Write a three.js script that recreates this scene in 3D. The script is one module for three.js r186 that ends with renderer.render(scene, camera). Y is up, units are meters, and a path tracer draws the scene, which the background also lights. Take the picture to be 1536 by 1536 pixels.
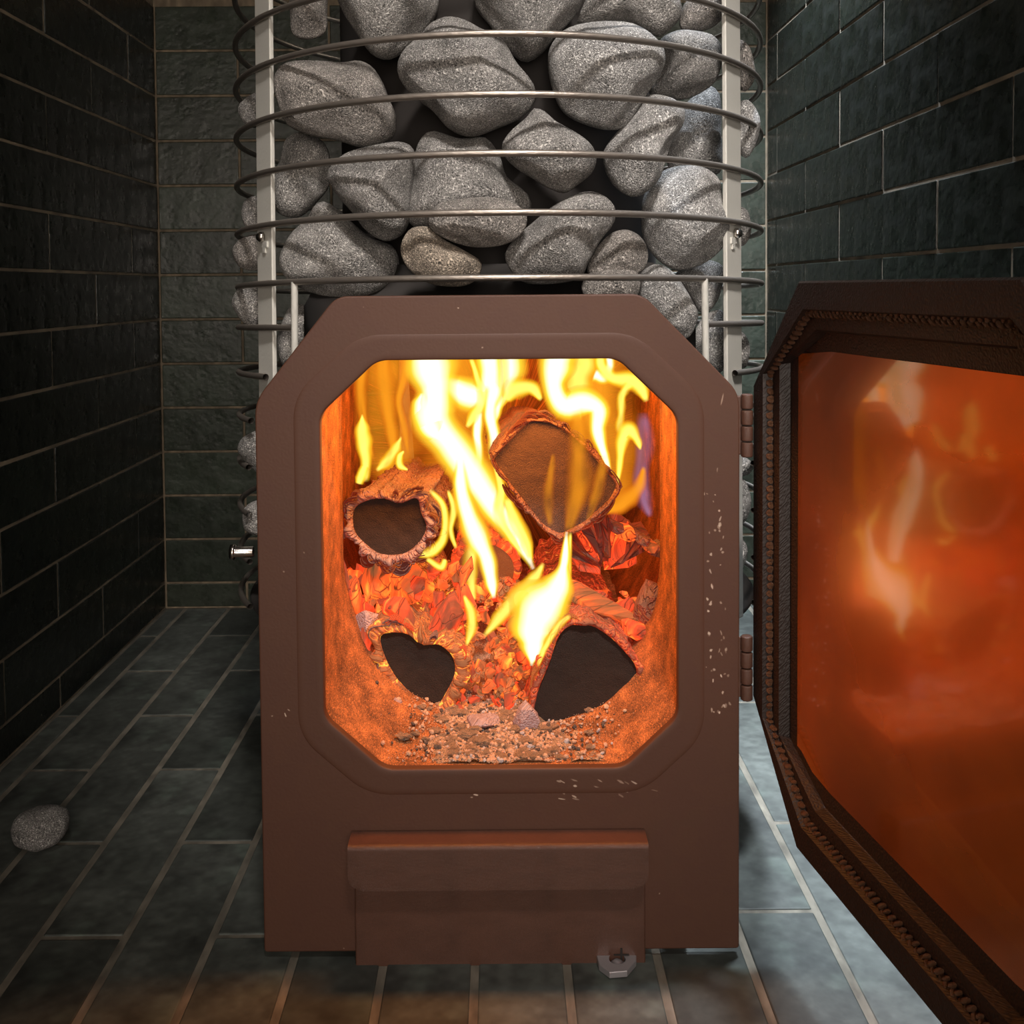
import * as THREE from 'three';
import { RoundedBoxGeometry } from 'three/addons/geometries/RoundedBoxGeometry.js';
import { ConvexGeometry } from 'three/addons/geometries/ConvexGeometry.js';
import { RectAreaLightUniformsLib } from 'three/addons/lights/RectAreaLightUniformsLib.js';
import * as BGU from 'three/addons/utils/BufferGeometryUtils.js';

// ---------------------------------------------------------------- camera, light, exposure
const scene = new THREE.Scene();
scene.background = new THREE.Color(0x000000);
const F = 1600, PPX = 750, PPY = 496, EYE = 0.548;          // focal length and principal point in pixels of the 1536 frame
const camera = new THREE.PerspectiveCamera(2 * Math.atan(768 / F) * 180 / Math.PI, 1, 0.02, 20);
camera.position.set(0, EYE, 0);
camera.rotation.order = 'YXZ';
camera.rotation.set(-0.04, 0, -0.008);
camera.setViewOffset(1536, 1536, 768 - PPX, 768 - PPY, 1536, 1536);
camera.updateMatrixWorld();
scene.add(camera);
const renderer = new THREE.WebGLRenderer({ antialias: true });
renderer.toneMapping = THREE.LinearToneMapping;
renderer.toneMappingExposure = 1.0;
renderer.shadowMap.enabled = true;
RectAreaLightUniformsLib.init();

const CEIL = 2.2;
const lamp = new THREE.SpotLight(0xeaf4ff, 17, 0, 11 * Math.PI / 180, 0.7, 2);   // unseen added spot over right of stove, beam narrowed so left floor stays dark
lamp.position.set(0.34, CEIL - 0.03, -1.0); lamp.target.position.set(0.34, 0, -0.98); lamp.castShadow = true; lamp.shadow.radius = 3; scene.add(lamp, lamp.target);
const corner = new THREE.SpotLight(0xe6f2ff, 15, 0, 38 * Math.PI / 180, 0.9, 2);   // lamp added by the right rear corner to brighten the back wall strip
corner.position.set(0.36, 1.4, -1.5); corner.target.position.set(0.6, 0, -1.45); corner.castShadow = true; corner.shadow.radius = 2; scene.add(corner, corner.target);
const spot = new THREE.SpotLight(0xfff6ee, 29, 0, 12.5 * Math.PI / 180, 0.75, 2);   // added front light on the stones, cone kept off the floor
spot.position.set(0.22, CEIL - 0.03, 0.5); spot.target.position.set(0.07, 0.72, -0.88); spot.castShadow = true; spot.shadow.radius = 8; scene.add(spot, spot.target);
const fill = new THREE.RectAreaLight(0xfff1e4, 8, 0.7, 1.1);      // added front fill behind the camera, given a pane as its source
fill.position.set(0.05, 0.8, 1.27); fill.lookAt(0.05, 0.8, -1); scene.add(fill);
const fireLights = [[-0.05, 0.40, -1.12, 0.065], [0.07, 0.44, -1.16, 0.065], [0.0, 0.50, -1.12, 0.065]];
for (const [x, y, z, i] of fireLights) {
  const p = new THREE.PointLight(0xff8a2a, i, 0, 2); p.position.set(x, y, z); p.castShadow = true; p.shadow.radius = 3.2; scene.add(p);
}
const glow = new THREE.RectAreaLight(0xff9a40, 46, 0.2, 0.06);             // the flames under the top of the opening
glow.position.set(0, 0.486, -0.892); glow.lookAt(0, 0.24, -1.0); scene.add(glow);

// ---------------------------------------------------------------- helpers
let seed = 7;
const rnd = () => { seed = (seed + 0x6d2b79f5) | 0; let t = Math.imul(seed ^ (seed >>> 15), 1 | seed); t = (t + Math.imul(t ^ (t >>> 7), 61 | t)) ^ t; return ((t ^ (t >>> 14)) >>> 0) / 4294967296; };
const rr = (a, b) => a + (b - a) * rnd();
const clamp = (x, a = 0, b = 1) => Math.min(b, Math.max(a, x));
const mix = (a, b, t) => a + (b - a) * t;
const smooth = (a, b, x) => { const t = clamp((x - a) / (b - a)); return t * t * (3 - 2 * t); };
const hash3 = (x, y, z) => { let h = Math.imul(x, 374761393) + Math.imul(y, 668265263) + Math.imul(z, 1274126177); h = Math.imul(h ^ (h >>> 13), 1274126177); return ((h ^ (h >>> 16)) >>> 0) / 4294967296; };
function noise3(x, y, z, per = 0) {
  const X = Math.floor(x), Y = Math.floor(y), Z = Math.floor(z), f = t => t * t * (3 - 2 * t);
  const u = f(x - X), v = f(y - Y), w = f(z - Z), m = n => per ? ((n % per) + per) % per : n;
  const h = (i, j, k) => hash3(m(X + i), m(Y + j), Z + k);
  return mix(mix(mix(h(0, 0, 0), h(1, 0, 0), u), mix(h(0, 1, 0), h(1, 1, 0), u), v), mix(mix(h(0, 0, 1), h(1, 0, 1), u), mix(h(0, 1, 1), h(1, 1, 1), u), v), w) * 2 - 1;
}
const fbm = (x, y, z, o = 4, per = 0) => { let s = 0, a = 0.5, f = 1; for (let i = 0; i < o; i++) { s += a * noise3(x * f, y * f, z + i * 17.3, per ? per * f : 0); a *= 0.5; f *= 2; } return s; };
function cell(x, y, per, z = 0) {                            // nearest and second distance, id of a tiling cellular pattern
  const X = Math.floor(x), Y = Math.floor(y); let f1 = 9, f2 = 9, id = 0;
  for (let j = -1; j <= 1; j++) for (let i = -1; i <= 1; i++) {
    const cx = (((X + i) % per) + per) % per, cy = (((Y + j) % per) + per) % per;
    const dx = X + i + hash3(cx, cy, z) - x, dy = Y + j + hash3(cx, cy, z + 9) - y, d = Math.hypot(dx, dy);
    if (d < f1) { f2 = f1; f1 = d; id = hash3(cx, cy, z + 5); } else if (d < f2) f2 = d;
  }
  return [f1, f2, id];
}
function tex(n, fn, srgb = false) {                           // a square repeating texture from a function of (u, v) in 0..1
  const d = new Uint8Array(n * n * 4);
  for (let j = 0; j < n; j++) for (let i = 0; i < n; i++) {
    const c = fn(i / n, j / n), k = (j * n + i) * 4;
    if (Array.isArray(c)) for (let q = 0; q < 3; q++) d[k + q] = clamp(c[q]) * 255; else d[k] = d[k + 1] = d[k + 2] = clamp(c) * 255;
    d[k + 3] = 255;
  }
  const t = new THREE.DataTexture(d, n, n, THREE.RGBAFormat);
  t.wrapS = t.wrapT = THREE.RepeatWrapping; t.magFilter = THREE.LinearFilter; t.minFilter = THREE.LinearMipmapLinearFilter; t.generateMipmaps = true;
  if (srgb) t.colorSpace = THREE.SRGBColorSpace;
  t.needsUpdate = true; return t;
}
const rep = (t, x, y = x) => { const c = t.clone(); c.repeat.set(x, y); c.needsUpdate = true; return c; };
const names = {};
function numbered(n) { const k = names[n] = (names[n] ?? -1) + 1; return k ? `${n}_${String(k).padStart(3, '0')}` : n; }
function mesh(name, g, m, parent) {
  const o = new THREE.Mesh(g, m); o.name = name; o.castShadow = o.receiveShadow = true;
  if (parent) parent.add(o); return o;
}
function tag(o, label, category, group, kind) { if (label) o.userData.label = label; if (category) o.userData.category = category; if (group) o.userData.group = group; if (kind) o.userData.kind = kind; return o; }
function thing(name, label, category, group) { const o = new THREE.Group(); o.name = numbered(name); tag(o, label, category, group); scene.add(o); return o; }
function solo(name, g, m, label, category, group) { const o = mesh(numbered(name), g, m); tag(o, label, category, group); scene.add(o); return o; }
// a point of the photograph put at a given distance in front of the camera plane
function at(px, py, depth) {
  const v = new THREE.Vector3((px - PPX) / F, -(py - PPY) / F, -1).applyQuaternion(camera.quaternion);
  return v.multiplyScalar(depth / -v.z).add(camera.position);
}
const box = (x0, x1, y0, y1, z0, z1) => new THREE.BoxGeometry(x1 - x0, y1 - y0, z1 - z0).translate((x0 + x1) / 2, (y0 + y1) / 2, (z0 + z1) / 2);
const rbox = (w, h, d, r = 0.002, s = 2) => new RoundedBoxGeometry(w, h, d, s, r);
function grid(nu, nv, fn, closeU = false, uvf) {               // fn(i, j) -> [x, y, z]
  const p = [], uv = [], ix = [], cols = nu + 1;
  for (let j = 0; j <= nv; j++) for (let i = 0; i <= nu; i++) {
    const q = fn(closeU ? i % nu : i, j); p.push(q[0], q[1], q[2]); const t = uvf ? uvf(i, j, q) : [i / nu, j / nv]; uv.push(t[0], t[1]);
  }
  for (let j = 0; j < nv; j++) for (let i = 0; i < nu; i++) { const a = j * cols + i, b = a + 1, c = a + cols, d = c + 1; ix.push(a, b, d, a, d, c); }
  const g = new THREE.BufferGeometry();
  g.setAttribute('position', new THREE.Float32BufferAttribute(p, 3)); g.setAttribute('uv', new THREE.Float32BufferAttribute(uv, 2)); g.setIndex(ix);
  g.computeVertexNormals();
  if (closeU) { const n = g.attributes.normal; for (let j = 0; j <= nv; j++) { const a = j * cols, b = a + nu; const v = new THREE.Vector3(n.getX(a) + n.getX(b), n.getY(a) + n.getY(b), n.getZ(a) + n.getZ(b)).normalize(); n.setXYZ(a, v.x, v.y, v.z); n.setXYZ(b, v.x, v.y, v.z); } }
  return g;
}
function roundedPoly(pts, r) {
  const s = new THREE.Shape(), n = pts.length;
  for (let i = 0; i < n; i++) {
    const a = pts[(i + n - 1) % n], b = pts[i], c = pts[(i + 1) % n], la = Math.hypot(a[0] - b[0], a[1] - b[1]), lc = Math.hypot(c[0] - b[0], c[1] - b[1]);
    const rv = Array.isArray(r) ? r[i] : r, ra = Math.min(rv, la / 2), rc = Math.min(rv, lc / 2);
    const p = [b[0] + (a[0] - b[0]) * ra / la, b[1] + (a[1] - b[1]) * ra / la], q = [b[0] + (c[0] - b[0]) * rc / lc, b[1] + (c[1] - b[1]) * rc / lc];
    i ? s.lineTo(p[0], p[1]) : s.moveTo(p[0], p[1]); s.quadraticCurveTo(b[0], b[1], q[0], q[1]);
  }
  s.closePath(); return s;
}
function rayPoly(pts, cx, cy, ang) {                         // distance from a centre to a polygon's edge in a direction
  const dx = Math.cos(ang), dy = Math.sin(ang); let best = 0;
  for (let i = 0; i < pts.length; i++) {
    const a = pts[i], b = pts[(i + 1) % pts.length], ex = b[0] - a[0], ey = b[1] - a[1], den = dx * ey - dy * ex;
    if (Math.abs(den) < 1e-12) continue;
    const t = ((a[0] - cx) * ey - (a[1] - cy) * ex) / den, s = ((a[0] - cx) * dy - (a[1] - cy) * dx) / den;
    if (t > best && s >= -1e-9 && s <= 1 + 1e-9) best = t;
  }
  return best;
}
const tubeOf = (pts, r, seg = 64, rs = 10, closed = false) => new THREE.TubeGeometry(new THREE.CatmullRomCurve3(pts, closed), seg, r, rs, closed);

// ---------------------------------------------------------------- materials
const speck = tex(512, (u, v) => {
  const a = noise3(u * 200, v * 200, 1, 200), b = noise3(u * 110, v * 110, 5, 110), c = fbm(u * 6, v * 6, 9, 3, 6);
  let l = 0.56 + 0.17 * a + 0.12 * b + 0.14 * c; if (b > 0.62) l += 0.22; if (a < -0.6) l -= 0.2;
  return [l, l * 0.985, l * 0.965];
}, true);
const speckBump = tex(512, (u, v) => 0.5 + 0.25 * noise3(u * 130, v * 130, 3, 130) + 0.3 * fbm(u * 16, v * 16, 2, 4, 16));
const stoneMats = [[0.66, 0.655, 0.65], [0.58, 0.575, 0.57], [0.74, 0.735, 0.725], [0.63, 0.60, 0.575]].map(c => new THREE.MeshStandardMaterial({ color: new THREE.Color().setRGB(...c), map: speck, bumpMap: speckBump, bumpScale: 0.0012, roughness: 0.92 }));
const paleLitStone = stoneMats[2].clone(); paleLitStone.color.setRGB(0.92, 0.935, 0.95);  // pale stones; right-hand ones also brightened in colour in place of light
const tanStone = stoneMats[0].clone(); tanStone.color.setRGB(0.74, 0.64, 0.53);
const glazeBump = tex(512, (u, v) => 0.5 + 0.42 * fbm(u * 4, v * 4, 3, 3, 4) + 0.2 * fbm(u * 16, v * 16, 8, 3, 16));
const glazeCol = tex(512, (u, v) => { const a = 0.5 + 0.5 * fbm(u * 5, v * 5, 1, 4, 5), b = fbm(u * 24, v * 24, 4, 3, 24); return [0.17 + 0.07 * a + 0.04 * b, 0.19 + 0.09 * a + 0.04 * b, 0.175 + 0.08 * a + 0.04 * b]; }, true);
const glazeRough = tex(256, (u, v) => 0.22 + 0.2 * fbm(u * 6, v * 6, 6, 4, 6) + 0.06);
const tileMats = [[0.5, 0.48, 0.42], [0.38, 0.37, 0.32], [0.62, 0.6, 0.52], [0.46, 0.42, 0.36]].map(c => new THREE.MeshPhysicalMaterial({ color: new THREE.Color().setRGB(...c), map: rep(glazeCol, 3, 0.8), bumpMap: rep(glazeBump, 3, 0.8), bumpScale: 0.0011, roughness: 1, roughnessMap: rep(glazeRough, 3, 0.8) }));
const shadedSideMats = tileMats.map(m => { const c = m.clone(); c.color.multiplyScalar(0.45); return c; });  // side walls: same tiles with shade put into their colour
tileMats.forEach(m => m.color.multiplyScalar(2.0));  // back wall: same tiles brightened in colour to look lit
const slateCol = tex(512, (u, v) => { const a = fbm(u * 5, v * 5, 2, 5, 5), b = fbm(u * 30, v * 30, 7, 3, 30), c = smooth(0.15, 0.5, fbm(u * 4, v * 4, 11, 4, 4)); const l = 0.34 + 0.12 * a + 0.09 * b; return [l * 0.96 + 0.09 * c, l + 0.11 * c, l * 0.985 + 0.1 * c]; }, true);
const slateBump = tex(512, (u, v) => 0.5 + 0.4 * fbm(u * 7, v * 7, 3, 5, 7));
const slateMats = [[0.68, 0.69, 0.64], [0.5, 0.52, 0.48], [0.84, 0.86, 0.8]].map(c => new THREE.MeshStandardMaterial({ color: new THREE.Color().setRGB(...c), map: rep(slateCol, 0.6, 2.4), bumpMap: rep(slateBump, 0.6, 2.4), bumpScale: 0.002, roughness: 0.62 }));
const groutTex = tex(256, (u, v) => { const l = 0.36 + 0.12 * fbm(u * 20, v * 20, 2, 4, 20); return [l, l * 0.97, l * 0.9]; }, true);
const grout = new THREE.MeshStandardMaterial({ color: new THREE.Color().setRGB(1.8, 1.5, 1.2), map: rep(groutTex, 6), roughness: 0.95 });
const floorGrout = new THREE.MeshStandardMaterial({ color: new THREE.Color().setRGB(1.5, 1.45, 1.35), map: rep(groutTex, 8), roughness: 0.95 });
const plaster = new THREE.MeshStandardMaterial({ color: 0x3a3835, roughness: 0.9 });
const peel = tex(512, (u, v) => 0.5 + 0.3 * noise3(u * 120, v * 120, 1, 120) + 0.25 * fbm(u * 8, v * 8, 4, 3, 8));
const paintCol = tex(512, (u, v) => { const a = fbm(u * 4, v * 4, 3, 4, 4), b = noise3(u * 90, v * 90, 6, 90); const l = 0.5 + 0.05 * a + 0.025 * b; return [l, l * 0.95, l * 0.92]; }, true);
const paint = new THREE.MeshStandardMaterial({ color: new THREE.Color().setRGB(0.42, 0.215, 0.155), map: rep(paintCol, 3), bumpMap: rep(peel, 6), bumpScale: 0.00008, roughness: 0.3, metalness: 0.0 });
const doorPaint = new THREE.MeshStandardMaterial({ color: new THREE.Color().setRGB(0.075, 0.04, 0.028), map: rep(paintCol, 5), bumpMap: rep(peel, 8), bumpScale: 0.0006, roughness: 0.55 });
const darkSteel = new THREE.MeshStandardMaterial({ color: new THREE.Color().setRGB(0.02, 0.016, 0.014), roughness: 0.8 });
const steelBump = tex(256, (u, v) => 0.5 + 0.4 * fbm(u * 12, v * 12, 5, 4, 12));
const wire = new THREE.MeshStandardMaterial({ color: new THREE.Color().setRGB(0.34, 0.30, 0.265), metalness: 0.85, roughness: 0.4, bumpMap: rep(steelBump, 40, 1), bumpScale: 0.0003 });
const strapMat = new THREE.MeshStandardMaterial({ color: new THREE.Color().setRGB(0.66, 0.65, 0.6), metalness: 0.3, roughness: 0.45, bumpMap: rep(steelBump, 2, 30), bumpScale: 0.0002 });
const bright = new THREE.MeshStandardMaterial({ color: new THREE.Color().setRGB(0.62, 0.58, 0.54), metalness: 1, roughness: 0.22 });
const zinc = new THREE.MeshStandardMaterial({ color: new THREE.Color().setRGB(0.42, 0.40, 0.42), metalness: 0.6, roughness: 0.4 });
const rustCol = tex(512, (u, v) => { const a = fbm(u * 6, v * 6, 2, 5, 6), b = noise3(u * 120, v * 60, 8, 60), s = noise3(u * 90, v * 90, 4, 90) > 0.72 ? 0.25 : 0; const l = 0.5 + 0.22 * a + 0.12 * b + s; return [l * 1.0, l * 0.70, l * 0.46]; }, true);
const rust = new THREE.MeshStandardMaterial({ color: new THREE.Color().setRGB(1.5, 1.15, 0.85), map: rep(rustCol, 4), bumpMap: rep(peel, 6), bumpScale: 0.0012, roughness: 0.75 });
const sootCol = tex(512, (u, v) => { const a = smooth(-0.45, 0.5, fbm(u * 3, v * 3, 12, 4, 3)), b = fbm(u * 20, v * 20, 3, 3, 20); const l = 0.62 + 0.24 * a + 0.04 * b; return [l, l * 0.68, l * 0.36]; }, true);
const sootRough = tex(256, (u, v) => 0.22 + 0.22 * smooth(0.1, 0.55, fbm(u * 3, v * 3, 4, 4, 3)));
const glassMat = new THREE.MeshPhysicalMaterial({ color: new THREE.Color().setRGB(1.1, 0.62, 0.26), map: rep(sootCol, 2.2), roughness: 1, roughnessMap: rep(sootRough, 2.2), metalness: 0.55, transmission: 0.12, thickness: 0, ior: 1.5, clearcoat: 0.8, clearcoatRoughness: 0.06, side: THREE.DoubleSide });
const gasketMat = new THREE.MeshStandardMaterial({ color: new THREE.Color().setRGB(0.2, 0.09, 0.045), roughness: 0.4, bumpMap: rep(peel, 30, 2), bumpScale: 0.001 });

// coals: grain-streaked charcoal that glows from dull red to yellow, with thin dark cracks and a dusting of ash
const ramp = t => t < 0.5 ? [0.75 * t / 0.5, 0.05 * t / 0.5, 0.015 * t / 0.5] : [0.75 + 0.3 * (t - 0.5) / 0.5, 0.05 + 0.4 * ((t - 0.5) / 0.5) ** 2, 0.015 + 0.07 * ((t - 0.5) / 0.5) ** 2];
const lin2s = c => c.map(v => Math.pow(clamp(v), 1 / 2.2));
const grain = (u, v) => { const w = 1.5 * fbm(u * 5, v * 5, 11, 3, 5), [f1, f2] = cell(u * 6 + w, v * 3 + w, 6, 4); return [smooth(0.0, 0.07, f2 - f1), fbm(u * 24, v * 6, 2, 4, 6), fbm(u * 5, v * 5, 5, 4, 5)]; };
const emberE = tex(512, (u, v) => { const [e, g, p] = grain(u, v), t = clamp(0.52 + 0.5 * g + 0.45 * p) * (0.12 + 0.88 * e), ash = smooth(0.12, 0.4, -p); return lin2s(ramp(t).map((c, i) => mix(c, [0.16, 0.05, 0.04][i], 0.5 * ash))); }, true);
const emberB = tex(512, (u, v) => { const [e, g] = grain(u, v); return 0.25 + 0.5 * e + 0.25 * g; });
const crustE = tex(512, (u, v) => { const r = 1 - Math.abs(fbm(u * 14, v * 14, 3, 4, 14)) * 3.2, p = 0.5 + 0.9 * fbm(u * 4, v * 4, 6, 3, 4), t = clamp(Math.pow(clamp(r), 2.2) * 0.9 * clamp(p) + 0.18 * p); return lin2s(ramp(t)); }, true);
const crustB = tex(512, (u, v) => clamp(1 - Math.abs(fbm(u * 14, v * 14, 3, 4, 14)) * 3.0));
function coal(base, em, k, r = 1, crust = false) { return new THREE.MeshStandardMaterial({ color: new THREE.Color().setRGB(...base), emissive: new THREE.Color().setRGB(...em), emissiveIntensity: k, emissiveMap: rep(crust ? crustE : emberE, r), bumpMap: rep(crust ? crustB : emberB, r), bumpScale: crust ? 0.003 : 0.003, roughness: 0.95 }); }
const charFace = new THREE.MeshStandardMaterial({ color: new THREE.Color().setRGB(0.02, 0.0095, 0.0055), bumpMap: rep(speckBump, 2), bumpScale: 0.001, roughness: 0.9 });
const warmFace = new THREE.MeshStandardMaterial({ color: new THREE.Color().setRGB(0.05, 0.028, 0.022), bumpMap: rep(speckBump, 2), bumpScale: 0.001, roughness: 0.85 });
const crustHot = coal([0.16, 0.08, 0.05], [1, 0.8, 0.6], 0.75, 14, true), crustDull = coal([0.26, 0.19, 0.17], [1, 0.7, 0.6], 0.28, 14, true), crustGold = coal([0.18, 0.1, 0.05], [1, 1.9, 0.9], 1.0, 14, true), crustBark = coal([0.15, 0.085, 0.06], [1, 0.8, 0.6], 0.3, 14, true);
const emberRed = coal([0.08, 0.03, 0.015], [1, 0.85, 0.5], 1.35, 9), emberOrange = coal([0.1, 0.04, 0.015], [1.1, 1.6, 0.7], 1.3, 9), emberDark = coal([0.09, 0.05, 0.04], [0.8, 0.6, 0.5], 0.35, 9);
const ashGrey = new THREE.MeshStandardMaterial({ color: new THREE.Color().setRGB(0.34, 0.26, 0.26), bumpMap: rep(speckBump, 10), bumpScale: 0.003, roughness: 1, emissive: new THREE.Color().setRGB(0.07, 0.012, 0.008) });
const ashTan = new THREE.MeshStandardMaterial({ color: new THREE.Color().setRGB(2.0, 1.3, 0.85), map: rep(speck, 3), bumpMap: rep(speckBump, 6), bumpScale: 0.0015, roughness: 1 });

// ---------------------------------------------------------------- the room
const XL = -0.58, XR = 0.455, ZB = -1.82, ZF = 1.3, TH = 0.12;   // tile faces of the walls
const structure = (name, g, m) => { const o = mesh(name, g, m); tag(o, null, null, null, 'structure'); scene.add(o); return o; };
const RB = 0.0445, RH = 0.0757, JOINT = 0.0036, PROUD = 0.0012;
const floor = structure('floor', box(XL - TH, XR + TH, -TH, -PROUD, ZB - TH, ZF + TH), floorGrout);
structure('ceiling', box(XL - TH, XR + TH, CEIL, CEIL + TH, ZB - TH, ZF + TH), plaster);
const wl = structure('wall_left', box(XL - TH, XL - PROUD, 0, CEIL, ZB - TH, ZF + TH), grout);
const wr = structure('wall_right', box(XR + PROUD, XR + TH, 0, CEIL, ZB - TH, ZF + TH), grout);
const wb = structure('wall_back', box(XL - PROUD, XR + PROUD, 0, CEIL, ZB - TH, ZB - PROUD), grout);
structure('wall_front', box(XL - PROUD, XR + PROUD, 0, CEIL, ZF, ZF + TH), plaster);
const tileCache = {};
function tileGeo(len, h, variant) {                          // a glazed tile, its long side along x, its face towards +z
  const key = `${len.toFixed(4)}_${h.toFixed(4)}_${variant}`;
  if (!tileCache[key]) {
    const g = rbox(len, h, 0.009, 0.0016, 2), uv = g.attributes.uv, p = g.attributes.position, n = g.attributes.normal;
    for (let i = 0; i < uv.count; i++) {                    // uv in units of 0.3 m by 0.075 m, shifted per variant
      const flat = Math.abs(n.getZ(i)) > 0.5; uv.setXY(i, (p.getX(i) + (flat ? 0 : p.getZ(i))) / 0.31 + variant * 0.37, (p.getY(i) + (flat ? 0 : p.getZ(i))) / 0.0757 + variant * 0.61);
    }
    tileCache[key] = g;
  }
  return tileCache[key];
}
function wallTiles(parent, along, phase, pitch, from, to, y0, kTop, place, kLow = -1) {
  for (let k = kLow; k <= kTop; k++) {
    const lo = Math.max(0.001, y0 + k * RH), hi = y0 + (k + 1) * RH, ph = phase(k);
    for (let n = Math.floor((from - ph) / pitch); ; n++) {
      const a = Math.max(from, ph + n * pitch), b = Math.min(to, ph + (n + 1) * pitch);
      if (a >= to) break; if (b - a < 0.012) continue;
      const L = b - a - JOINT, H = hi - lo - JOINT, v = Math.floor(rnd() * 3);
      const t = mesh('tile', tileGeo(L, H, v), (parent === wb ? tileMats : shadedSideMats)[Math.floor(rnd() * 4)], parent);
      place(t, (a + b) / 2, (lo + hi) / 2);
      t.rotateX(rr(-0.006, 0.006)); t.rotateY(rr(-0.004, 0.004)); t.translateZ(rr(-0.0006, 0.0004));
    }
  }
}
// distances along a side wall are counted from the camera plane
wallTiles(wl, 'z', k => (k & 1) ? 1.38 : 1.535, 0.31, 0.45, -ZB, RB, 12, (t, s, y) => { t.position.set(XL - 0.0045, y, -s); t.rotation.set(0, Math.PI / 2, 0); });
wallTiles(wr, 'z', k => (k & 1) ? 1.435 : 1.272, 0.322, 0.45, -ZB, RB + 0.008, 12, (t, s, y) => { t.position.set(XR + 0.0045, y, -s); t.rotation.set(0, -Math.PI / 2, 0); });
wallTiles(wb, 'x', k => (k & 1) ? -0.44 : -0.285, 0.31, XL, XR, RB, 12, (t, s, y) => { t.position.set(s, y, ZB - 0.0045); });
const slateCache = {};
for (let c = -8; c <= 6; c++) {
  const a = Math.max(XL, -0.0244 + c * 0.0745), b = Math.min(XR, -0.0244 + (c + 1) * 0.0745); if (b - a < 0.01) continue;
  const ph = (c & 1 ? 0.885 : 1.04) + (c > 1 ? 0.03 : 0);
  for (let n = -3; n < 4; n++) {
    const s0 = Math.max(0.3, ph + n * 0.317), s1 = Math.min(-ZB, ph + (n + 1) * 0.317); if (s1 - s0 < 0.02) continue;
    const v = Math.floor(rnd() * 3), key = [(b - a).toFixed(4), (s1 - s0).toFixed(4), v].join();
    if (!slateCache[key]) { const g = rbox(b - a - 0.0065, 0.010, s1 - s0 - 0.0055, 0.0018, 2), uv = g.attributes.uv, p = g.attributes.position; for (let i = 0; i < uv.count; i++) uv.setXY(i, p.getZ(i) / 0.15 + v * 0.31, (p.getX(i) + p.getY(i)) / 0.6 + v * 0.47); slateCache[key] = g; }
    const t = mesh('tile', slateCache[key], slateMats[Math.floor(rnd() * 3)], floor);
    t.position.set((a + b) / 2, -0.005 + rr(-0.0005, 0.0003), -(s0 + s1) / 2);
  }
}
// lamp bodies added for the lights above, none of them in view
for (const [x, z, label] of [[0.22, 0.5, 'added unseen ceiling spot light brightening the stones from the front'], [0.34, -1.0, 'added unseen ceiling spot light straight above the right of the stove']]) {
  const down = thing('added_ceiling_spot_light', label, 'lamp');
  mesh('light_ring', new THREE.LatheGeometry([[0.034, 0], [0.05, 0], [0.05, 0.006], [0.046, 0.01], [0.034, 0.01]].map(p => new THREE.Vector2(...p)), 32), new THREE.MeshStandardMaterial({ color: 0xd0d0cc, roughness: 0.4 }), down).position.set(x, CEIL - 0.012, z);
  mesh('light_lens', new THREE.CylinderGeometry(0.033, 0.033, 0.004, 24), new THREE.MeshStandardMaterial({ color: 0xffffff, emissive: 0xfff4ea, emissiveIntensity: 4 }), down).position.set(x, CEIL - 0.005, z);
}
const addedWallLamp = thing('added_wall_lamp', 'added unseen wall lamp with dark shade high by the right rear corner', 'lamp');  // fitting made up for the corner light, shaded to keep the left side dim
mesh('lamp_glass', new THREE.SphereGeometry(0.032, 24, 16).translate(0.36, 1.4, -1.5), new THREE.MeshStandardMaterial({ color: 0xffffff, emissive: 0xe6f2ff, emissiveIntensity: 3 }), addedWallLamp);
mesh('lamp_shade', new THREE.LatheGeometry([[0.012, 0.075], [0.03, 0.07], [0.07, -0.01], [0.072, -0.01], [0.032, 0.073], [0.012, 0.078]].map(p => new THREE.Vector2(...p)), 32).rotateZ(0.17).translate(0.36, 1.4, -1.5), darkSteel, addedWallLamp);
mesh('lamp_arm', BGU.mergeGeometries([new THREE.CylinderGeometry(0.01, 0.01, 0.32, 16).rotateX(Math.PI / 2).translate(0.35, 1.474, -1.66), new THREE.CylinderGeometry(0.04, 0.04, 0.012, 24).rotateX(Math.PI / 2).translate(0.35, 1.474, ZB + 0.006)]), darkSteel, addedWallLamp);
const fw = structure('added_window_1', box(-0.3, 0.4, 0.25, 1.35, 1.285, 1.298), new THREE.MeshStandardMaterial({ color: 0xbbbbbb, emissive: 0xfff1e4, emissiveIntensity: 0.6, roughness: 0.4 }));  // window made up as a body for the front fill light
mesh('added_window_frame', BGU.mergeGeometries([box(-0.34, -0.3, 0.21, 1.39, 1.27, 1.3), box(0.4, 0.44, 0.21, 1.39, 1.27, 1.3), box(-0.3, 0.4, 1.35, 1.39, 1.27, 1.3), box(-0.3, 0.4, 0.21, 0.25, 1.27, 1.3)]), darkSteel, fw);

// ---------------------------------------------------------------- the stove
const ZP = -0.85, U = 0.85 / F;                               // front plate; metres per pixel at its depth
const stove = thing('wood_stove', 'wood burning sauna stove with open door and round steel stone cage', 'stove');
const W2 = (x, y) => { const p = at(x, y, 0.85); return [p.x, p.y]; };
const plateOut = [[-0.1966, 0.0074], [0.1913, 0.0074], [0.1913, 0.4625], [0.1135, 0.5425], [-0.1305, 0.5425], [-0.1966, 0.459]];
const hole = [[-0.0965, 0.1585], [0.0975, 0.1585], [0.1415, 0.2], [0.1415, 0.4445], [0.0935, 0.491], [-0.0985, 0.491], [-0.1445, 0.448], [-0.1445, 0.2015]];
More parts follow.
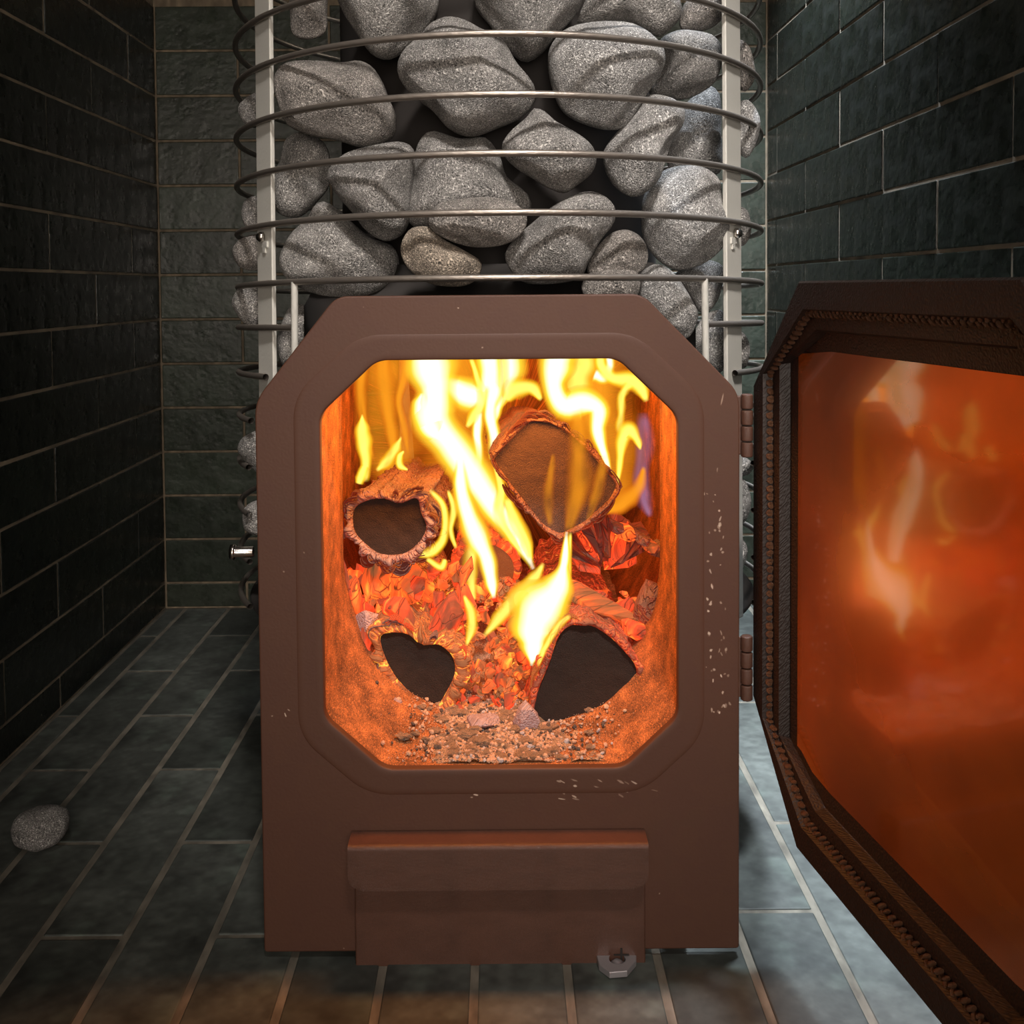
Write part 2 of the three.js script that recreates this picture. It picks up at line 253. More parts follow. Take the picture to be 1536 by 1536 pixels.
// paint with chips knocked out of it
const chipC = document.createElement('canvas'); chipC.width = 1024; chipC.height = 1408;
{
  const c = chipC.getContext('2d'); c.fillStyle = 'rgb(76,46,31)'; c.fillRect(0, 0, 1024, 1408);
  for (let i = 0; i < 2600; i++) { const l = 68 + rnd() * 18; c.fillStyle = `rgba(${l},${l * 0.6},${l * 0.41},0.1)`; c.beginPath(); c.arc(rnd() * 1024, rnd() * 1408, 6 + rnd() * 40, 0, 7); c.fill(); }
  const chip = (px, py, w, h, a, k) => { const [x, y] = W2(px, py), X = (x + 0.2) / 0.4 * 1024, Y = (1 - y / 0.55) * 1408, s = 1024 / 0.4 * U; c.save(); c.translate(X, Y); c.rotate(a); c.fillStyle = k; c.beginPath(); for (let q = 0; q < 8; q++) { const t = q / 8 * 6.283, r = 0.6 + rnd() * 0.6; c.lineTo(Math.cos(t) * w * s * r / 2, Math.sin(t) * h * s * r / 2); } c.fill(); c.restore(); };
  const pale = () => { const l = 190 + rnd() * 45; return `rgba(${l},${l * 0.9},${l * 0.82},${0.35 + rnd() * 0.5})`; };
  for (let i = 0; i < 52; i++) { const t = rnd(); chip(1070 + (rnd() - 0.5) * 30 + 12 * t, 740 + 330 * t, 1.5 + rnd() * 3.5, 2 + rnd() * 7, rnd() - 0.5, pale()); }
  for (let i = 0; i < 16; i++) chip(905 + (rnd() - 0.5) * 190, 1186 + (rnd() - 0.5) * 34, 4 + rnd() * 11, 1.5 + rnd() * 2.5, 0.2 + rnd() * 0.4, pale());
  for (let i = 0; i < 26; i++) chip(400 + rnd() * 690, 450 + rnd() * 980, 1 + rnd() * 3, 1 + rnd() * 3, rnd() * 3, pale());
  for (const [x, y, w, h, a] of [[428, 1072, 9, 2.5, 1.2], [433, 1065, 5, 2, 0.7], [714, 1192, 9, 3.5, 0.3], [707, 1196, 5, 2, 0], [1083, 600, 2.5, 20, 0.2], [1076, 705, 2, 9, 0.1], [898, 1182, 16, 3.5, 0.45]]) chip(x, y, w, h, a, pale());
}
const chipT = new THREE.CanvasTexture(chipC); chipT.colorSpace = THREE.SRGBColorSpace; chipT.repeat.set(1 / 0.4, 1 / 0.55); chipT.offset.set(0.5, 0);
const chipped = new THREE.MeshStandardMaterial({ map: chipT, bumpMap: rep(peel, 6), bumpScale: 0.00008, roughness: 0.6 });
{
  const s = roundedPoly(plateOut, [0.003, 0.003, 0.012, 0.010, 0.010, 0.012]); s.holes.push(roundedPoly(hole, 0.009));
  const g = new THREE.ExtrudeGeometry(s, { depth: 0.006, bevelEnabled: true, bevelSize: 0.0014, bevelThickness: 0.0014, bevelOffset: -0.0014, bevelSegments: 3, curveSegments: 6 });
  mesh('front_plate', g.translate(0, 0, ZP - 0.0074), chipped, stove);
  // pressed rim the door seals against
  const grow = d => hole.map(([x, y]) => { const cx = -0.0015, cy = 0.325; return [cx + (x - cx) * (1 + d / 0.15), cy + (y - cy) * (1 + d / 0.18)]; });
  const r = roundedPoly(grow(0.0225), 0.02); r.holes.push(roundedPoly(grow(0.0005), 0.009));
  mesh('door_seat', new THREE.ExtrudeGeometry(r, { depth: 0.0012, bevelEnabled: true, bevelSize: 0.005, bevelThickness: 0.0008, bevelOffset: -0.005, bevelSegments: 6, curveSegments: 8 }).translate(0, 0, ZP - 0.0014), chipped, stove);
}
// the side box of the front, the neck and the firebox behind it
const NC = [0, 0.33], NA = 96;
const uShape = (w, bot, top) => { const o = [], cy = bot + w; for (let i = 0; i <= 40; i++) { const t = Math.PI + Math.PI * i / 40; o.push([w * Math.cos(t), cy + w * Math.sin(t)]); } o.push([w, top - 0.03], [w - 0.03, top], [-w + 0.03, top], [-w, top - 0.03]); return o; };
const holeBig = hole.map(([x, y]) => [x * 1.008, 0.325 + (y - 0.325) * 1.008]);
const U1 = uShape(0.1455, 0.157, 0.52), U2 = uShape(0.170, 0.150, 0.56);
const ringOf = (poly, z) => i => { const a = i / NA * Math.PI * 2, r = rayPoly(poly, NC[0], NC[1], a); return [NC[0] + Math.cos(a) * r, NC[1] + Math.sin(a) * r, z]; };
function loft(list) { return grid(NA, list.length - 1, (i, j) => list[j](i), true, (i, j, q) => [i / NA * 4, -q[2] * 4]); }
const between = (A, B, t, z) => i => { const p = ringOf(A, 0)(i), q = ringOf(B, 0)(i); return [mix(p[0], q[0], t), mix(p[1], q[1], t), z]; };
mesh('fire_neck', loft([ringOf(holeBig, ZP - 0.004), between(holeBig, U1, 0.2, -0.878), between(holeBig, U1, 0.45, -0.905), between(holeBig, U1, 0.75, -0.935), ringOf(U1, -0.97), ringOf(U1, -0.972), ringOf(U2, -0.974)]), rust, stove);
mesh('firebox', loft([ringOf(U2, -0.974), ringOf(U2, -1.05), ringOf(U2, -1.15), ringOf(U2, -1.27), ringOf(U2, -1.37), between(U2, U2, 0, -1.372), i => [0, 0.33, -1.374]]), rust, stove);
{
  const skin = uShape(0.178, 0.141, 0.57), neckSkin = uShape(0.153, 0.148, 0.53);
  mesh('firebox_shell', loft([ringOf(hole.map(([x, y]) => [x * 1.03, 0.325 + (y - 0.325) * 1.03]), -0.8578), ringOf(neckSkin, -0.966), ringOf(skin, -0.969), ringOf(skin, -1.385), i => [0, 0.33, -1.386]]), darkSteel, stove);
  mesh('inner_shell', new THREE.CylinderGeometry(0.165, 0.165, 0.37, 40).translate(0, 0.755, -1.14), darkSteel, stove);
  mesh('flue_pipe', new THREE.CylinderGeometry(0.085, 0.085, CEIL - 0.94, 32).translate(0, (CEIL + 0.94) / 2, -1.14), darkSteel, stove);
  mesh('base', new THREE.CylinderGeometry(0.15, 0.155, 0.138, 40).translate(0, 0.07, -1.14), darkSteel, stove);
  for (const s of [-1, 1]) mesh('side_panel', rbox(0.004, 0.2, 0.17, 0.0015).translate(s * 0.15, 0.115, -0.945), darkSteel, stove);
}
// ash drawer
const drawer = new THREE.Group(); drawer.name = 'ash_drawer'; stove.add(drawer);
{
  const x0 = W2(534, 1400)[0], x1 = W2(967, 1400)[0], yb = W2(750, 1461)[1];
  mesh('drawer_front', rbox(x1 - x0, 0.112, 0.005, 0.0016).translate((x0 + x1) / 2, yb + 0.056, ZP + 0.0032), paint, drawer);
  const a = at(521, 1271, 0.824), b = at(973, 1266, 0.824), w = b.x - a.x, cx = (a.x + b.x) / 2, yt = (a.y + b.y) / 2;
  // the bent lip: a flat top, a rounded bend and a hanging flap with rounded lower corners
  const prof = [[0, 0.848], [0, 0.83]]; for (let i = 0; i <= 8; i++) { const t = i / 8 * Math.PI / 2; prof.push([-0.004 + 0.004 * Math.cos(t), 0.828 - 0.004 * Math.sin(t)]); }
  const cols = 40, flap = 0.036;
  for (let i = 1; i <= 10; i++) prof.push([-0.004 - (flap - 0.004) * i / 10, 0.824]);
  const half = (dn) => (i, j) => {
    const [y, d] = prof[j], low = clamp((-y - (flap - 0.012)) / 0.012), inset = 0.012 * (1 - Math.sqrt(Math.max(0, 1 - low * low)));
    const hw = w / 2 - inset, nx = j < 2 ? [1, 0] : j < 11 ? [Math.cos((j - 2) / 8 * Math.PI / 2), Math.sin((j - 2) / 8 * Math.PI / 2)] : [0, 1];
    return [cx - hw + 2 * hw * i / cols, yt + y - nx[0] * dn, -d - nx[1] * dn];
  };
  const g1 = grid(cols, prof.length - 1, half(0)), g2 = grid(cols, prof.length - 1, half(0.003));
  const rim = []; const N = prof.length - 1, loop = []; for (let i = 0; i <= cols; i++) loop.push([i, N]); for (let j = N - 1; j >= 0; j--) loop.push([cols, j]); for (let i = cols - 1; i >= 0; i--) loop.push([i, 0]); for (let j = 1; j <= N; j++) loop.push([0, j]);
  const g3 = grid(loop.length - 1, 1, (i, j) => half(j ? 0.003 : 0)(...loop[i]));
  mesh('drawer_lip', BGU.mergeGeometries([g1, g2, g3]), paint, drawer);
  const pc = at(932, 1437, 0.8445);
  mesh('plus_mark', BGU.mergeGeometries([box(-0.0009, 0.0009, -0.0055, 0.0055, -0.0004, 0.0004), box(-0.0062, 0.0062, -0.0006, 0.0006, -0.0003, 0.0005)]).translate(pc.x, pc.y + 0.003, ZP + 0.006), darkSteel, drawer);
}
// foot with its levelling bolt
{
  const foot = new THREE.Group(); foot.name = 'levelling_foot'; stove.add(foot);
  const P = (x, y) => at(x, y, 0.548 * F / (y - 432)), q = [[888, 1440], [955, 1440], [953, 1478], [940, 1494], [915, 1496], [900, 1484]].map(([x, y]) => { const p = P(x, y); return [p.x, p.z]; });
  const s = new THREE.Shape(q.map(p => new THREE.Vector2(p[0], -p[1]))); const h = P(926, 1476);
  const hp = new THREE.Path(); hp.absarc(h.x, -h.z, 0.0068, 0, Math.PI * 2, true); s.holes.push(hp);
  mesh('foot_plate', new THREE.ExtrudeGeometry(s, { depth: 0.004, bevelEnabled: true, bevelSize: 0.0007, bevelThickness: 0.0007, bevelSegments: 2 }).rotateX(-Math.PI / 2).translate(0, 0.0015, 0), zinc, foot);
  mesh('foot_bolt', new THREE.LatheGeometry([[0.0001, 0.0052], [0.0028, 0.005], [0.0042, 0.0035], [0.0052, 0.0032], [0.0056, 0.0008], [0.0001, 0.0008]].map(p => new THREE.Vector2(...p)), 24).translate(h.x, 0, h.z), zinc, foot);
}
// latch pin at the left
{
  const p = at(378, 828, 0.86), g = new THREE.LatheGeometry([[0.0001, 0], [0.0045, 0], [0.0045, 0.014], [0.006, 0.0145], [0.0066, 0.016], [0.006, 0.0185], [0.0001, 0.019]].map(a => new THREE.Vector2(...a)), 24).rotateZ(Math.PI / 2).translate(p.x + 0.001, p.y, p.z);
  mesh('latch_pin', g, bright, stove);
}
// the cage
const CZ = -1.14, CR = 0.2715, cageTilt = 0.0275, cageY = 0.548;
const cageP = (az, y, r = CR) => { const X = r * Math.sin(az), Z = r * Math.cos(az), h = y - cageY; return new THREE.Vector3(X, cageY + h * Math.cos(cageTilt) + Z * Math.sin(cageTilt), CZ + Z * Math.cos(cageTilt) - h * Math.sin(cageTilt)); };
const arc = (y, a0, a1, n = 60) => Array.from({ length: n + 1 }, (_, i) => cageP(mix(a0, a1, i / n), y));
const RY = [0.885, 0.838, 0.791, 0.747, 0.698, 0.650, 0.602, 0.549];
for (const y of RY) mesh('cage_ring', tubeOf(Array.from({ length: 72 }, (_, i) => cageP(i / 72 * Math.PI * 2, y)), 0.0029, 216, 10, true), wire, stove);
const DEG = Math.PI / 180;
[[0.509, 41.5], [0.464, 52], [0.421, 60], [0.376, 62], [0.331, 62], [0.286, 62], [0.243, 62]].forEach(([y, a]) => mesh('cage_ring', tubeOf(arc(y, a * DEG, (360 - a) * DEG), 0.0029, 160, 10), wire, stove));
for (const s of [-1, 1]) mesh('cage_rod', tubeOf([cageP(s * 41.5 * DEG, 0.549), cageP(s * 41.5 * DEG, 0.5, CR + 0.0005), cageP(s * 41.5 * DEG, 0.46, CR + 0.001)], 0.0031, 12, 12), strapMat, stove);
for (const az of [-53.6, 53.6, -154, 154]) {
  const st = new THREE.Group(); st.name = 'cage_strap'; stove.add(st);
  const a = cageP(az * DEG, 0.235, CR - 0.0055), b = cageP(az * DEG, 0.9, CR - 0.0055), g = rbox(0.032, a.distanceTo(b), 0.0045, 0.0012);
  g.rotateY(az * DEG).rotateX(-cageTilt).translate((a.x + b.x) / 2, (a.y + b.y) / 2, (a.z + b.z) / 2);
  mesh('strap_bar', g, strapMat, st);
  const c = cageP(az * DEG, 0.592, CR - 0.002);
  mesh('strap_bolt', new THREE.LatheGeometry([[0.0001, 0.006], [0.003, 0.0055], [0.0046, 0.003], [0.0048, 0], [0.0001, 0]].map(p => new THREE.Vector2(...p)), 20).rotateX(Math.PI / 2).rotateY(az * DEG).translate(c.x, c.y, c.z), bright, st);
  const d = cageP(az * DEG - Math.sign(az) * 0.012, 0.585, CR - 0.0025);
  mesh('strap_clip', BGU.mergeGeometries([rbox(0.012, 0.006, 0.002, 0.0006), rbox(0.006, 0.006, 0.002, 0.0006).translate(-0.001, -0.005, 0)]).rotateY(az * DEG).translate(d.x, d.y, d.z), strapMat, st);
}
for (const a of [61, 241]) mesh('cage_tray', new THREE.LatheGeometry([[0.205, 0.232], [0.262, 0.232], [0.265, 0.234], [0.262, 0.236], [0.205, 0.236]].map(p => new THREE.Vector2(...p)), 32, a * DEG, 58 * DEG).translate(0, 0, CZ), darkSteel, stove);
// hinges and the open door
const HX = at(1120, 640, 0.85).x, HZ = -0.849;
for (const [t, b] of [[590, 686], [952, 1050]]) {
  const h = new THREE.Group(); h.name = 'hinge'; stove.add(h);
  const y1 = at(1120, t, 0.85).y, y0 = at(1120, b, 0.85).y, n = 4, L = (y1 - y0) / n;
  for (let i = 0; i < n; i++) mesh('hinge_knuckle', new THREE.LatheGeometry([[0.0001, 0.0004], [0.0038, 0.0004], [0.0048, 0.0014], [0.0048, L - 0.0014], [0.0038, L - 0.0004], [0.0001, L - 0.0004]].map(p => new THREE.Vector2(...p)), 24).translate(HX, y0 + i * L, HZ), paint, h);
  mesh('hinge_leaf', rbox(0.012, y1 - y0 - 0.004, 0.003, 0.001).translate(HX - 0.008, (y0 + y1) / 2, HZ - 0.003), paint, h);
}
{
  const door = new THREE.Group(); door.name = 'stove_door'; stove.add(door); tag(door, 'open octagonal stove door with sooty glass');
  // in the door's own axes x runs from the hinge to the free edge, y up, z towards the fire side
  door.position.set(0.2018, EYE - 385.5 * U, -0.85); door.rotation.y = -(Math.PI / 2 - 8.6 * DEG);
  const DW = 793 * U, DH = 391.7 * U, CH = 158 * U;
  const oct = (d) => { const k = CH - d * 0.586 + 0; return [[d, -DH + k + d * 0.0 + 0], [d + (k - d * 0) - 0, -DH + d], [DW - k - d + 0, -DH + d], [DW - d, -DH + k], [DW - d, DH - k], [DW - k - d, DH - d], [k + d, DH - d], [d, DH - k]]; };
  const pane = 0.0155, back = 0.03;                          // glass and outer skin behind the rim
  const ringG = (A, z0, B, z1) => grid(8, 1, (i, j) => { const p = (j ? B : A)[i % 8]; return [p[0], p[1], j ? z1 : z0]; });
  const flat = g => { const h = g.toNonIndexed(); h.computeVertexNormals(); return h; };
  const uvxy = g => { const p = g.attributes.position, uv = g.attributes.uv; for (let i = 0; i < p.count; i++) uv.setXY(i, p.getX(i) + p.getZ(i), p.getY(i) + p.getZ(i)); return g; };
  const o0 = oct(0), o05 = oct(0.0015), o1 = oct(0.020), o2 = oct(0.0345), o3 = oct(0.0365);
  mesh('door_frame', uvxy(flat(BGU.mergeGeometries([ringG(o0, -back, o0, -0.0015), ringG(o0, -0.0015, o05, 0), ringG(o05, 0, o1, 0), ringG(o1, 0, oct(0.0225), -0.007), ringG(oct(0.0225), -0.007, o2, -0.0075), ringG(o2, -0.0075, o3, -pane), ringG(o3, -pane, oct(0.055), -pane - 0.001), ringG(oct(0.055), -pane - 0.001, oct(0.055), -back), ringG(oct(0.055), -back, o0, -back)]))), doorPaint, door);
  const ps = new THREE.Shape(oct(0.05).map(p => new THREE.Vector2(...p)));
  mesh('glass_pane', new THREE.ShapeGeometry(ps).translate(0, 0, -pane - 0.0003), glassMat, door);
  // braided rope seal in its groove
  const gk = oct(0.0225), parts = [];
  for (let i = 0; i < 8; i++) {
    const a = gk[i], b = gk[(i + 1) % 8], L = Math.hypot(b[0] - a[0], b[1] - a[1]), n = Math.max(6, Math.round(L / 0.0032));
    for (let k = 0; k < n; k++) { const t = k / n, s = 0.85 + 0.35 * rnd(); parts.push(new THREE.SphereGeometry(0.0027, 7, 5).scale(1.15 * s, 0.62 * s, s).rotateZ(Math.atan2(b[1] - a[1], b[0] - a[0]) + (k & 1 ? 0.7 : -0.7)).translate(mix(a[0], b[0], t) + (rnd() - 0.5) * 0.0012, mix(a[1], b[1], t) + (k & 1 ? 0.0012 : -0.0012), -0.0055 + rnd() * 0.001)); }
  }
  tag(mesh('rope_seal', BGU.mergeGeometries(parts), gasketMat, door), null, null, null, 'stuff');
}

// ---------------------------------------------------------------- stones in the cage
function pebble(pts, depth, thick, id, flatness = 0.8) {      // a stone from its outline, given its own depth and thickness
  const w = pts.map(([x, y]) => at(x, y, depth)), curve = new THREE.CatmullRomCurve3(w, true, 'centripetal'), dense = curve.getPoints(96).map(p => [p.x, p.y]);
  let cx = 0, cy = 0, A = 0; for (let i = 0; i < dense.length - 1; i++) { const a = dense[i], b = dense[i + 1], k = a[0] * b[1] - b[0] * a[1]; A += k; cx += (a[0] + b[0]) * k; cy += (a[1] + b[1]) * k; } cx /= 3 * A; cy /= 3 * A;
  const NU = 56, NV = 30, rad = Array.from({ length: NU }, (_, i) => rayPoly(dense, cx, cy, i / NU * Math.PI * 2)), rm = rad.reduce((a, b) => a + b) / NU;
  const planes = Array.from({ length: 7 }, () => { const n = new THREE.Vector3(rr(-1, 1), rr(-1, 1), rr(0.1, 1.2)).normalize(); return [n, rr(0.72, 0.98)]; });
  const g = grid(NU, NV, (i, j) => {
    const a = i / NU * Math.PI * 2, f = (j / NV - 0.5) * Math.PI, c = Math.pow(Math.max(0, Math.cos(f)), flatness), s = Math.sign(Math.sin(f)) * Math.pow(Math.abs(Math.sin(f)), 0.95);
    let x = Math.cos(a) * c, y = Math.sin(a) * c, z = s, k = 1;   // on the unit pebble
    for (const [n, d] of planes) { const e = n.x * x + n.y * y + n.z * z; if (e > d && Math.abs(z) > 0.12) { const cut = (e - d) * 0.8 * smooth(0.12, 0.4, Math.abs(z)); x -= n.x * cut * 0.5; y -= n.y * cut * 0.5; z -= n.z * cut; } }
    k = 1 + 0.05 * fbm(x * 1.7 + id * 3.1, y * 1.7, z * 1.7 + id, 3) * smooth(0.0, 0.5, Math.abs(z));
    return [rad[i] * x * k, rad[i] * y * k, z * k * thick];
  }, true, (i, j) => { const a = i / NU * Math.PI * 2, p = (1 - j / NV) * Math.PI * rm / 0.085; return [Math.cos(a) * p + id * 0.37, Math.sin(a) * p + id * 0.19]; });
  return [g, new THREE.Vector3(cx, cy, -depth)];
}
const C1 = a => a.map(([x, y]) => [340 + x / 3.657, y / 3.657]), C2 = a => a.map(([x, y]) => [740 + x / 3.491, y / 3.491]), PX = a => a;
const stones = [
  [C1([[350, 100], [360, -120], [450, -160], [545, -100], [550, 60], [545, 170], [500, 205], [420, 215], [365, 190]]), 0.012, 'small grey stone behind the topmost ring next to the left strap'],
  [C1([[600, -40], [640, -200], [900, -260], [1120, -200], [1160, 40], [1100, 160], [1010, 250], [890, 325], [800, 300], [710, 180], [640, 70]]), 0.020, 'large stone cut by the top of the picture, left of centre'],
  [C2([[-100, 10], [-60, -200], [200, -260], [420, -180], [462, 20], [400, 115], [330, 190], [230, 300], [160, 322], [60, 240], [-20, 130]]), 0.026, 'large stone cut by the top of the picture, at the centre'],
  [PX([[596, 109], [602, 82], [630, 55], [646, 36], [671, 26], [695, 30], [723, 45], [755, 62], [775, 95], [801, 129], [803, 149], [788, 172], [752, 190], [705, 205], [672, 192], [648, 165], [615, 140]]), 0.002, 'big broad stone just left of centre crossed by the second ring from the top'],
  [C1([[260, 460], [290, 370], [360, 340], [500, 335], [640, 345], [730, 335], [800, 370], [860, 460], [890, 540], [930, 640], [915, 750], [820, 800], [740, 810], [600, 770], [450, 740], [340, 690], [300, 620]]), 0.002, 'big angular stone beside the left strap crossed by the third ring from the top'],
  [C1([[330, 760], [430, 725], [540, 790], [570, 900], [560, 1020], [500, 1100], [400, 1190], [300, 1180], [240, 1110], [235, 1000], [290, 890]]), 0.010, 'upright stone beside the left strap under the big angular one'],
  [C1([[555, 950], [640, 850], [800, 800], [960, 780], [1020, 810], [1035, 880], [1015, 1060], [990, 1250], [930, 1310], [860, 1322], [760, 1260], [700, 1180], [600, 1060]]), 0.003, 'smooth wedge-shaped stone left of centre with its point down'],
  [PX([[628, 214], [645, 197], [690, 208], [728, 207], [750, 235], [760, 265], [792, 292], [796, 318], [745, 345], [640, 348], [612, 332], [617, 270]]), 0.030, 'big blocky stone at the centre behind the fourth ring from the top'],
  [PX([[643, 338], [652, 310], [700, 297], [760, 300], [789, 320], [787, 345], [762, 365], [712, 371], [668, 358]]), 0.002, 'flat lens-shaped stone lying across the centre on the fifth ring'],
  [PX([[420, 388], [438, 350], [460, 330], [480, 302], [505, 312], [530, 335], [560, 358], [588, 368], [599, 392], [590, 422], [560, 442], [500, 447], [450, 432], [426, 412]]), 0.008, 'large stone with a thin crack line, lowest at the left above the front'],
  [PX([[601, 370], [616, 343], [645, 341], [668, 360], [697, 376], [722, 394], [718, 415], [700, 428], [650, 427], [625, 414], [607, 395]]), 0.006, 'small tan-tinged stone left of centre just above the lowest front ring'],
  [C2([[440, 120], [470, 30], [560, -120], [760, -160], [920, -80], [985, 30], [975, 100], [930, 150], [880, 190], [820, 172], [740, 125], [640, 112], [520, 125]]), 0.016, 'pitted stone cut by the top of the picture, right of centre'],
  [C2([[975, 110], [1000, 20], [1100, -60], [1230, -40], [1235, 40], [1200, 100], [1130, 152], [1040, 165], [985, 150]]), 0.018, 'small rough stone at the top beside the right strap'],
  [C2([[285, 330], [300, 240], [370, 160], [480, 125], [640, 115], [740, 130], [830, 190], [890, 260], [898, 330], [870, 400], [800, 500], [740, 600], [680, 670], [600, 680], [480, 650], [370, 590], [320, 500]]), 0.002, 'big pale stone with a curved ridge, right of centre between second and third ring'],
  [C2([[870, 215], [950, 165], [1050, 163], [1150, 190], [1200, 260], [1195, 340], [1160, 430], [1080, 490], [1000, 520], [900, 512], [815, 490], [850, 400], [880, 300]]), 0.016, 'rounded stone beside the right strap crossed by the second ring from the top'],
  [C2([[45, 760], [80, 700], [180, 610], [210, 570], [260, 580], [330, 640], [440, 700], [520, 770], [540, 830], [520, 900], [440, 970], [380, 1010], [300, 990], [200, 930], [120, 880], [60, 820]]), 0.003, 'small diamond-shaped stone right of centre crossed by the fourth ring'],
  [C2([[575, 800], [640, 700], [720, 610], [770, 540], [800, 500], [880, 500], [960, 530], [1000, 580], [990, 660], [930, 750], [900, 850], [860, 950], [780, 1020], [720, 1030], [640, 980], [590, 900]]), 0.004, 'leaning oblong stone with a pitted top, right of the small diamond-shaped one'],
  [C2([[960, 640], [1010, 540], [1070, 490], [1130, 450], [1180, 490], [1190, 700], [1190, 900], [1060, 930], [930, 900], [910, 780]]), 0.034, 'tall stone half hidden behind the leaning oblong one by the right strap'],
  [C2([[780, 1060], [800, 1000], [880, 900], [980, 868], [1100, 878], [1180, 940], [1200, 1040], [1235, 1160], [1230, 1240], [1180, 1320], [1080, 1390], [960, 1415], [860, 1360], [790, 1260], [775, 1180]]), 0.002, 'largest rounded pale stone beside the right strap crossed by the fifth ring'],
  [C2([[60, 1330], [120, 1240], [200, 1170], [310, 1080], [420, 1020], [520, 1003], [600, 1040], [640, 1100], [630, 1170], [560, 1260], [500, 1370], [460, 1450], [330, 1485], [150, 1475], [80, 1400]]), 0.003, 'slanting stone with a reddish lower corner, right of centre above the lowest front ring'],
  [C2([[490, 1420], [540, 1300], [620, 1220], [700, 1203], [770, 1240], [808, 1310], [800, 1390], [750, 1440], [640, 1460], [540, 1460]]), 0.012, 'small round stone between the slanting stone and the largest rounded one'],
  [PX([[955, 436], [965, 406], [985, 396], [1010, 409], [1040, 455], [1047, 470], [1042, 492], [1028, 508], [990, 490], [965, 462]]), 0.006, 'pale stone below the lowest front ring at the right slanted edge of the front plate'],
  [PX([[1010, 425], [1025, 398], [1060, 390], [1084, 400], [1080, 440], [1070, 460], [1056, 470], [1035, 455]]), 0.020, 'stone behind the right upright rod under the lowest front ring'],
  [PX([[1038, 515], [1050, 482], [1065, 468], [1084, 466], [1092, 540], [1078, 560], [1055, 548]]), 0.014, 'stone low between the right rod and the right strap'],
  [PX([[872, 430], [890, 404], [930, 398], [958, 412], [955, 445], [920, 460], [885, 455]]), 0.014, 'stone showing as a low strip right above the front plate, right of centre'],
  [PX([[424, 482], [434, 462], [446, 456], [464, 460], [494, 474], [480, 520], [450, 548], [424, 548], [417, 510]]), 0.010, 'stone behind the left upright rod at the left slanted edge of the front plate'],
  [PX([[357, 166], [366, 150], [395, 138], [410, 160], [402, 186], [374, 190]]), -0.002, 'small stone peeping out left of the left strap, topmost of those'],
  [PX([[363, 320], [369, 300], [392, 294], [400, 325], [388, 345], [369, 340]]), 0.004, 'small dark stone left of the left strap above the fifth ring'],
  [PX([[349, 378], [358, 361], [388, 352], [410, 375], [398, 402], [362, 402]]), -0.002, 'rounded stone bulging out left of the left strap under the fifth ring'],
  [PX([[348, 455], [355, 436], [370, 424], [400, 424], [405, 470], [390, 496], [368, 486], [355, 470]]), -0.002, 'long stone sticking out left of the left strap under the lowest front ring'],
  [PX([[357, 671], [366, 655], [396, 646], [410, 680], [400, 714], [370, 694]]), -0.002, 'stone low beside the upper left edge of the front plate'],
  [PX([[364, 776], [370, 758], [396, 750], [406, 780], [392, 802], [370, 796]]), 0.0, 'lowest dark stone just above the latch pin at the left'],
  [PX([[1098, 80], [1105, 60], [1118, 64], [1130, 96], [1131, 120], [1118, 137], [1104, 120]]), -0.002, 'slim stone right of the right strap, topmost of those'],
  [PX([[1100, 190], [1108, 154], [1120, 150], [1133, 163], [1140, 186], [1135, 211], [1120, 237], [1106, 225]]), -0.002, 'pale stone bulging out right of the right strap at the third ring'],
  [PX([[1096, 330], [1108, 310], [1120, 316], [1125, 332], [1125, 352], [1114, 369], [1100, 360]]), -0.001, 'small stone right of the right strap at the fifth ring'],
  [PX([[1096, 520], [1108, 496], [1118, 503], [1124, 518], [1123, 534], [1117, 552], [1102, 548]]), 0.0, 'small stone right of the right strap above the upper hinge'],
  [PX([[1096, 700], [1108, 688], [1122, 688], [1129, 700], [1120, 712], [1102, 714]]), -0.002, 'small pale stone just below the upper hinge'],
  [PX([[1094, 745], [1106, 713], [1118, 722], [1125, 742], [1125, 764], [1114, 784], [1098, 776]]), -0.002, 'pale oval stone in the gap between stove and door below the upper hinge'],
  [PX([[1094, 830], [1106, 804], [1118, 814], [1121, 828], [1117, 843], [1106, 856], [1096, 850]]), -0.001, 'lowest pale stone in the gap between stove and door'],
];
stones.forEach(([pts, inset, label], i) => {
  let mx = 0, x0 = 1e9, x1 = -1e9, y0 = 1e9, y1 = -1e9; for (const [x, y] of pts) { mx += x / pts.length; x0 = Math.min(x0, x); x1 = Math.max(x1, x); y0 = Math.min(y0, y); y1 = Math.max(y1, y); }
  const edge = Math.abs(mx - 750) > 345, small = Math.min(x1 - x0, y1 - y0), thick = clamp(0.40 * small * 0.00056, 0.014, edge ? 0.024 : 0.042);
  let D = 0.95; for (let k = 0; k < 12; k++) { const X = (mx - 750) / F * D, r = CR - 0.0095 - (edge ? 0 : thick + inset); D = 1.14 - Math.sqrt(Math.max(0.0004, r * r - X * X)); }
  const lean = (432 - (y0 + y1) / 2) / F * D * cageTilt;
  if (edge) D = Math.max(D, 1.03) + inset * 0;
  const [g, c] = pebble(pts, D + lean, thick, i + 1);
  const o = solo('stone', g, /pale|ridge|leaning|tall stone|rod under|between the right/.test(label) ? paleLitStone : /tan/.test(label) ? tanStone : stoneMats[(i * 7 + 3) % 4], label, 'stone', 'stones in the cage'); o.position.copy(c);
});
{ // the one that lies on the floor
  const D = 1.03, [g, c] = pebble([[18, 1256], [24, 1236], [45, 1224], [75, 1221], [98, 1230], [102, 1248], [92, 1268], [70, 1280], [45, 1279], [26, 1270]], D, 0.023, 71);
  const o = solo('stone', g, stoneMats[1], 'loose grey stone lying on the floor by the left wall', 'stone'); g.computeBoundingBox(); o.position.set(c.x, 0.0003 - g.boundingBox.min.y, c.z);
}

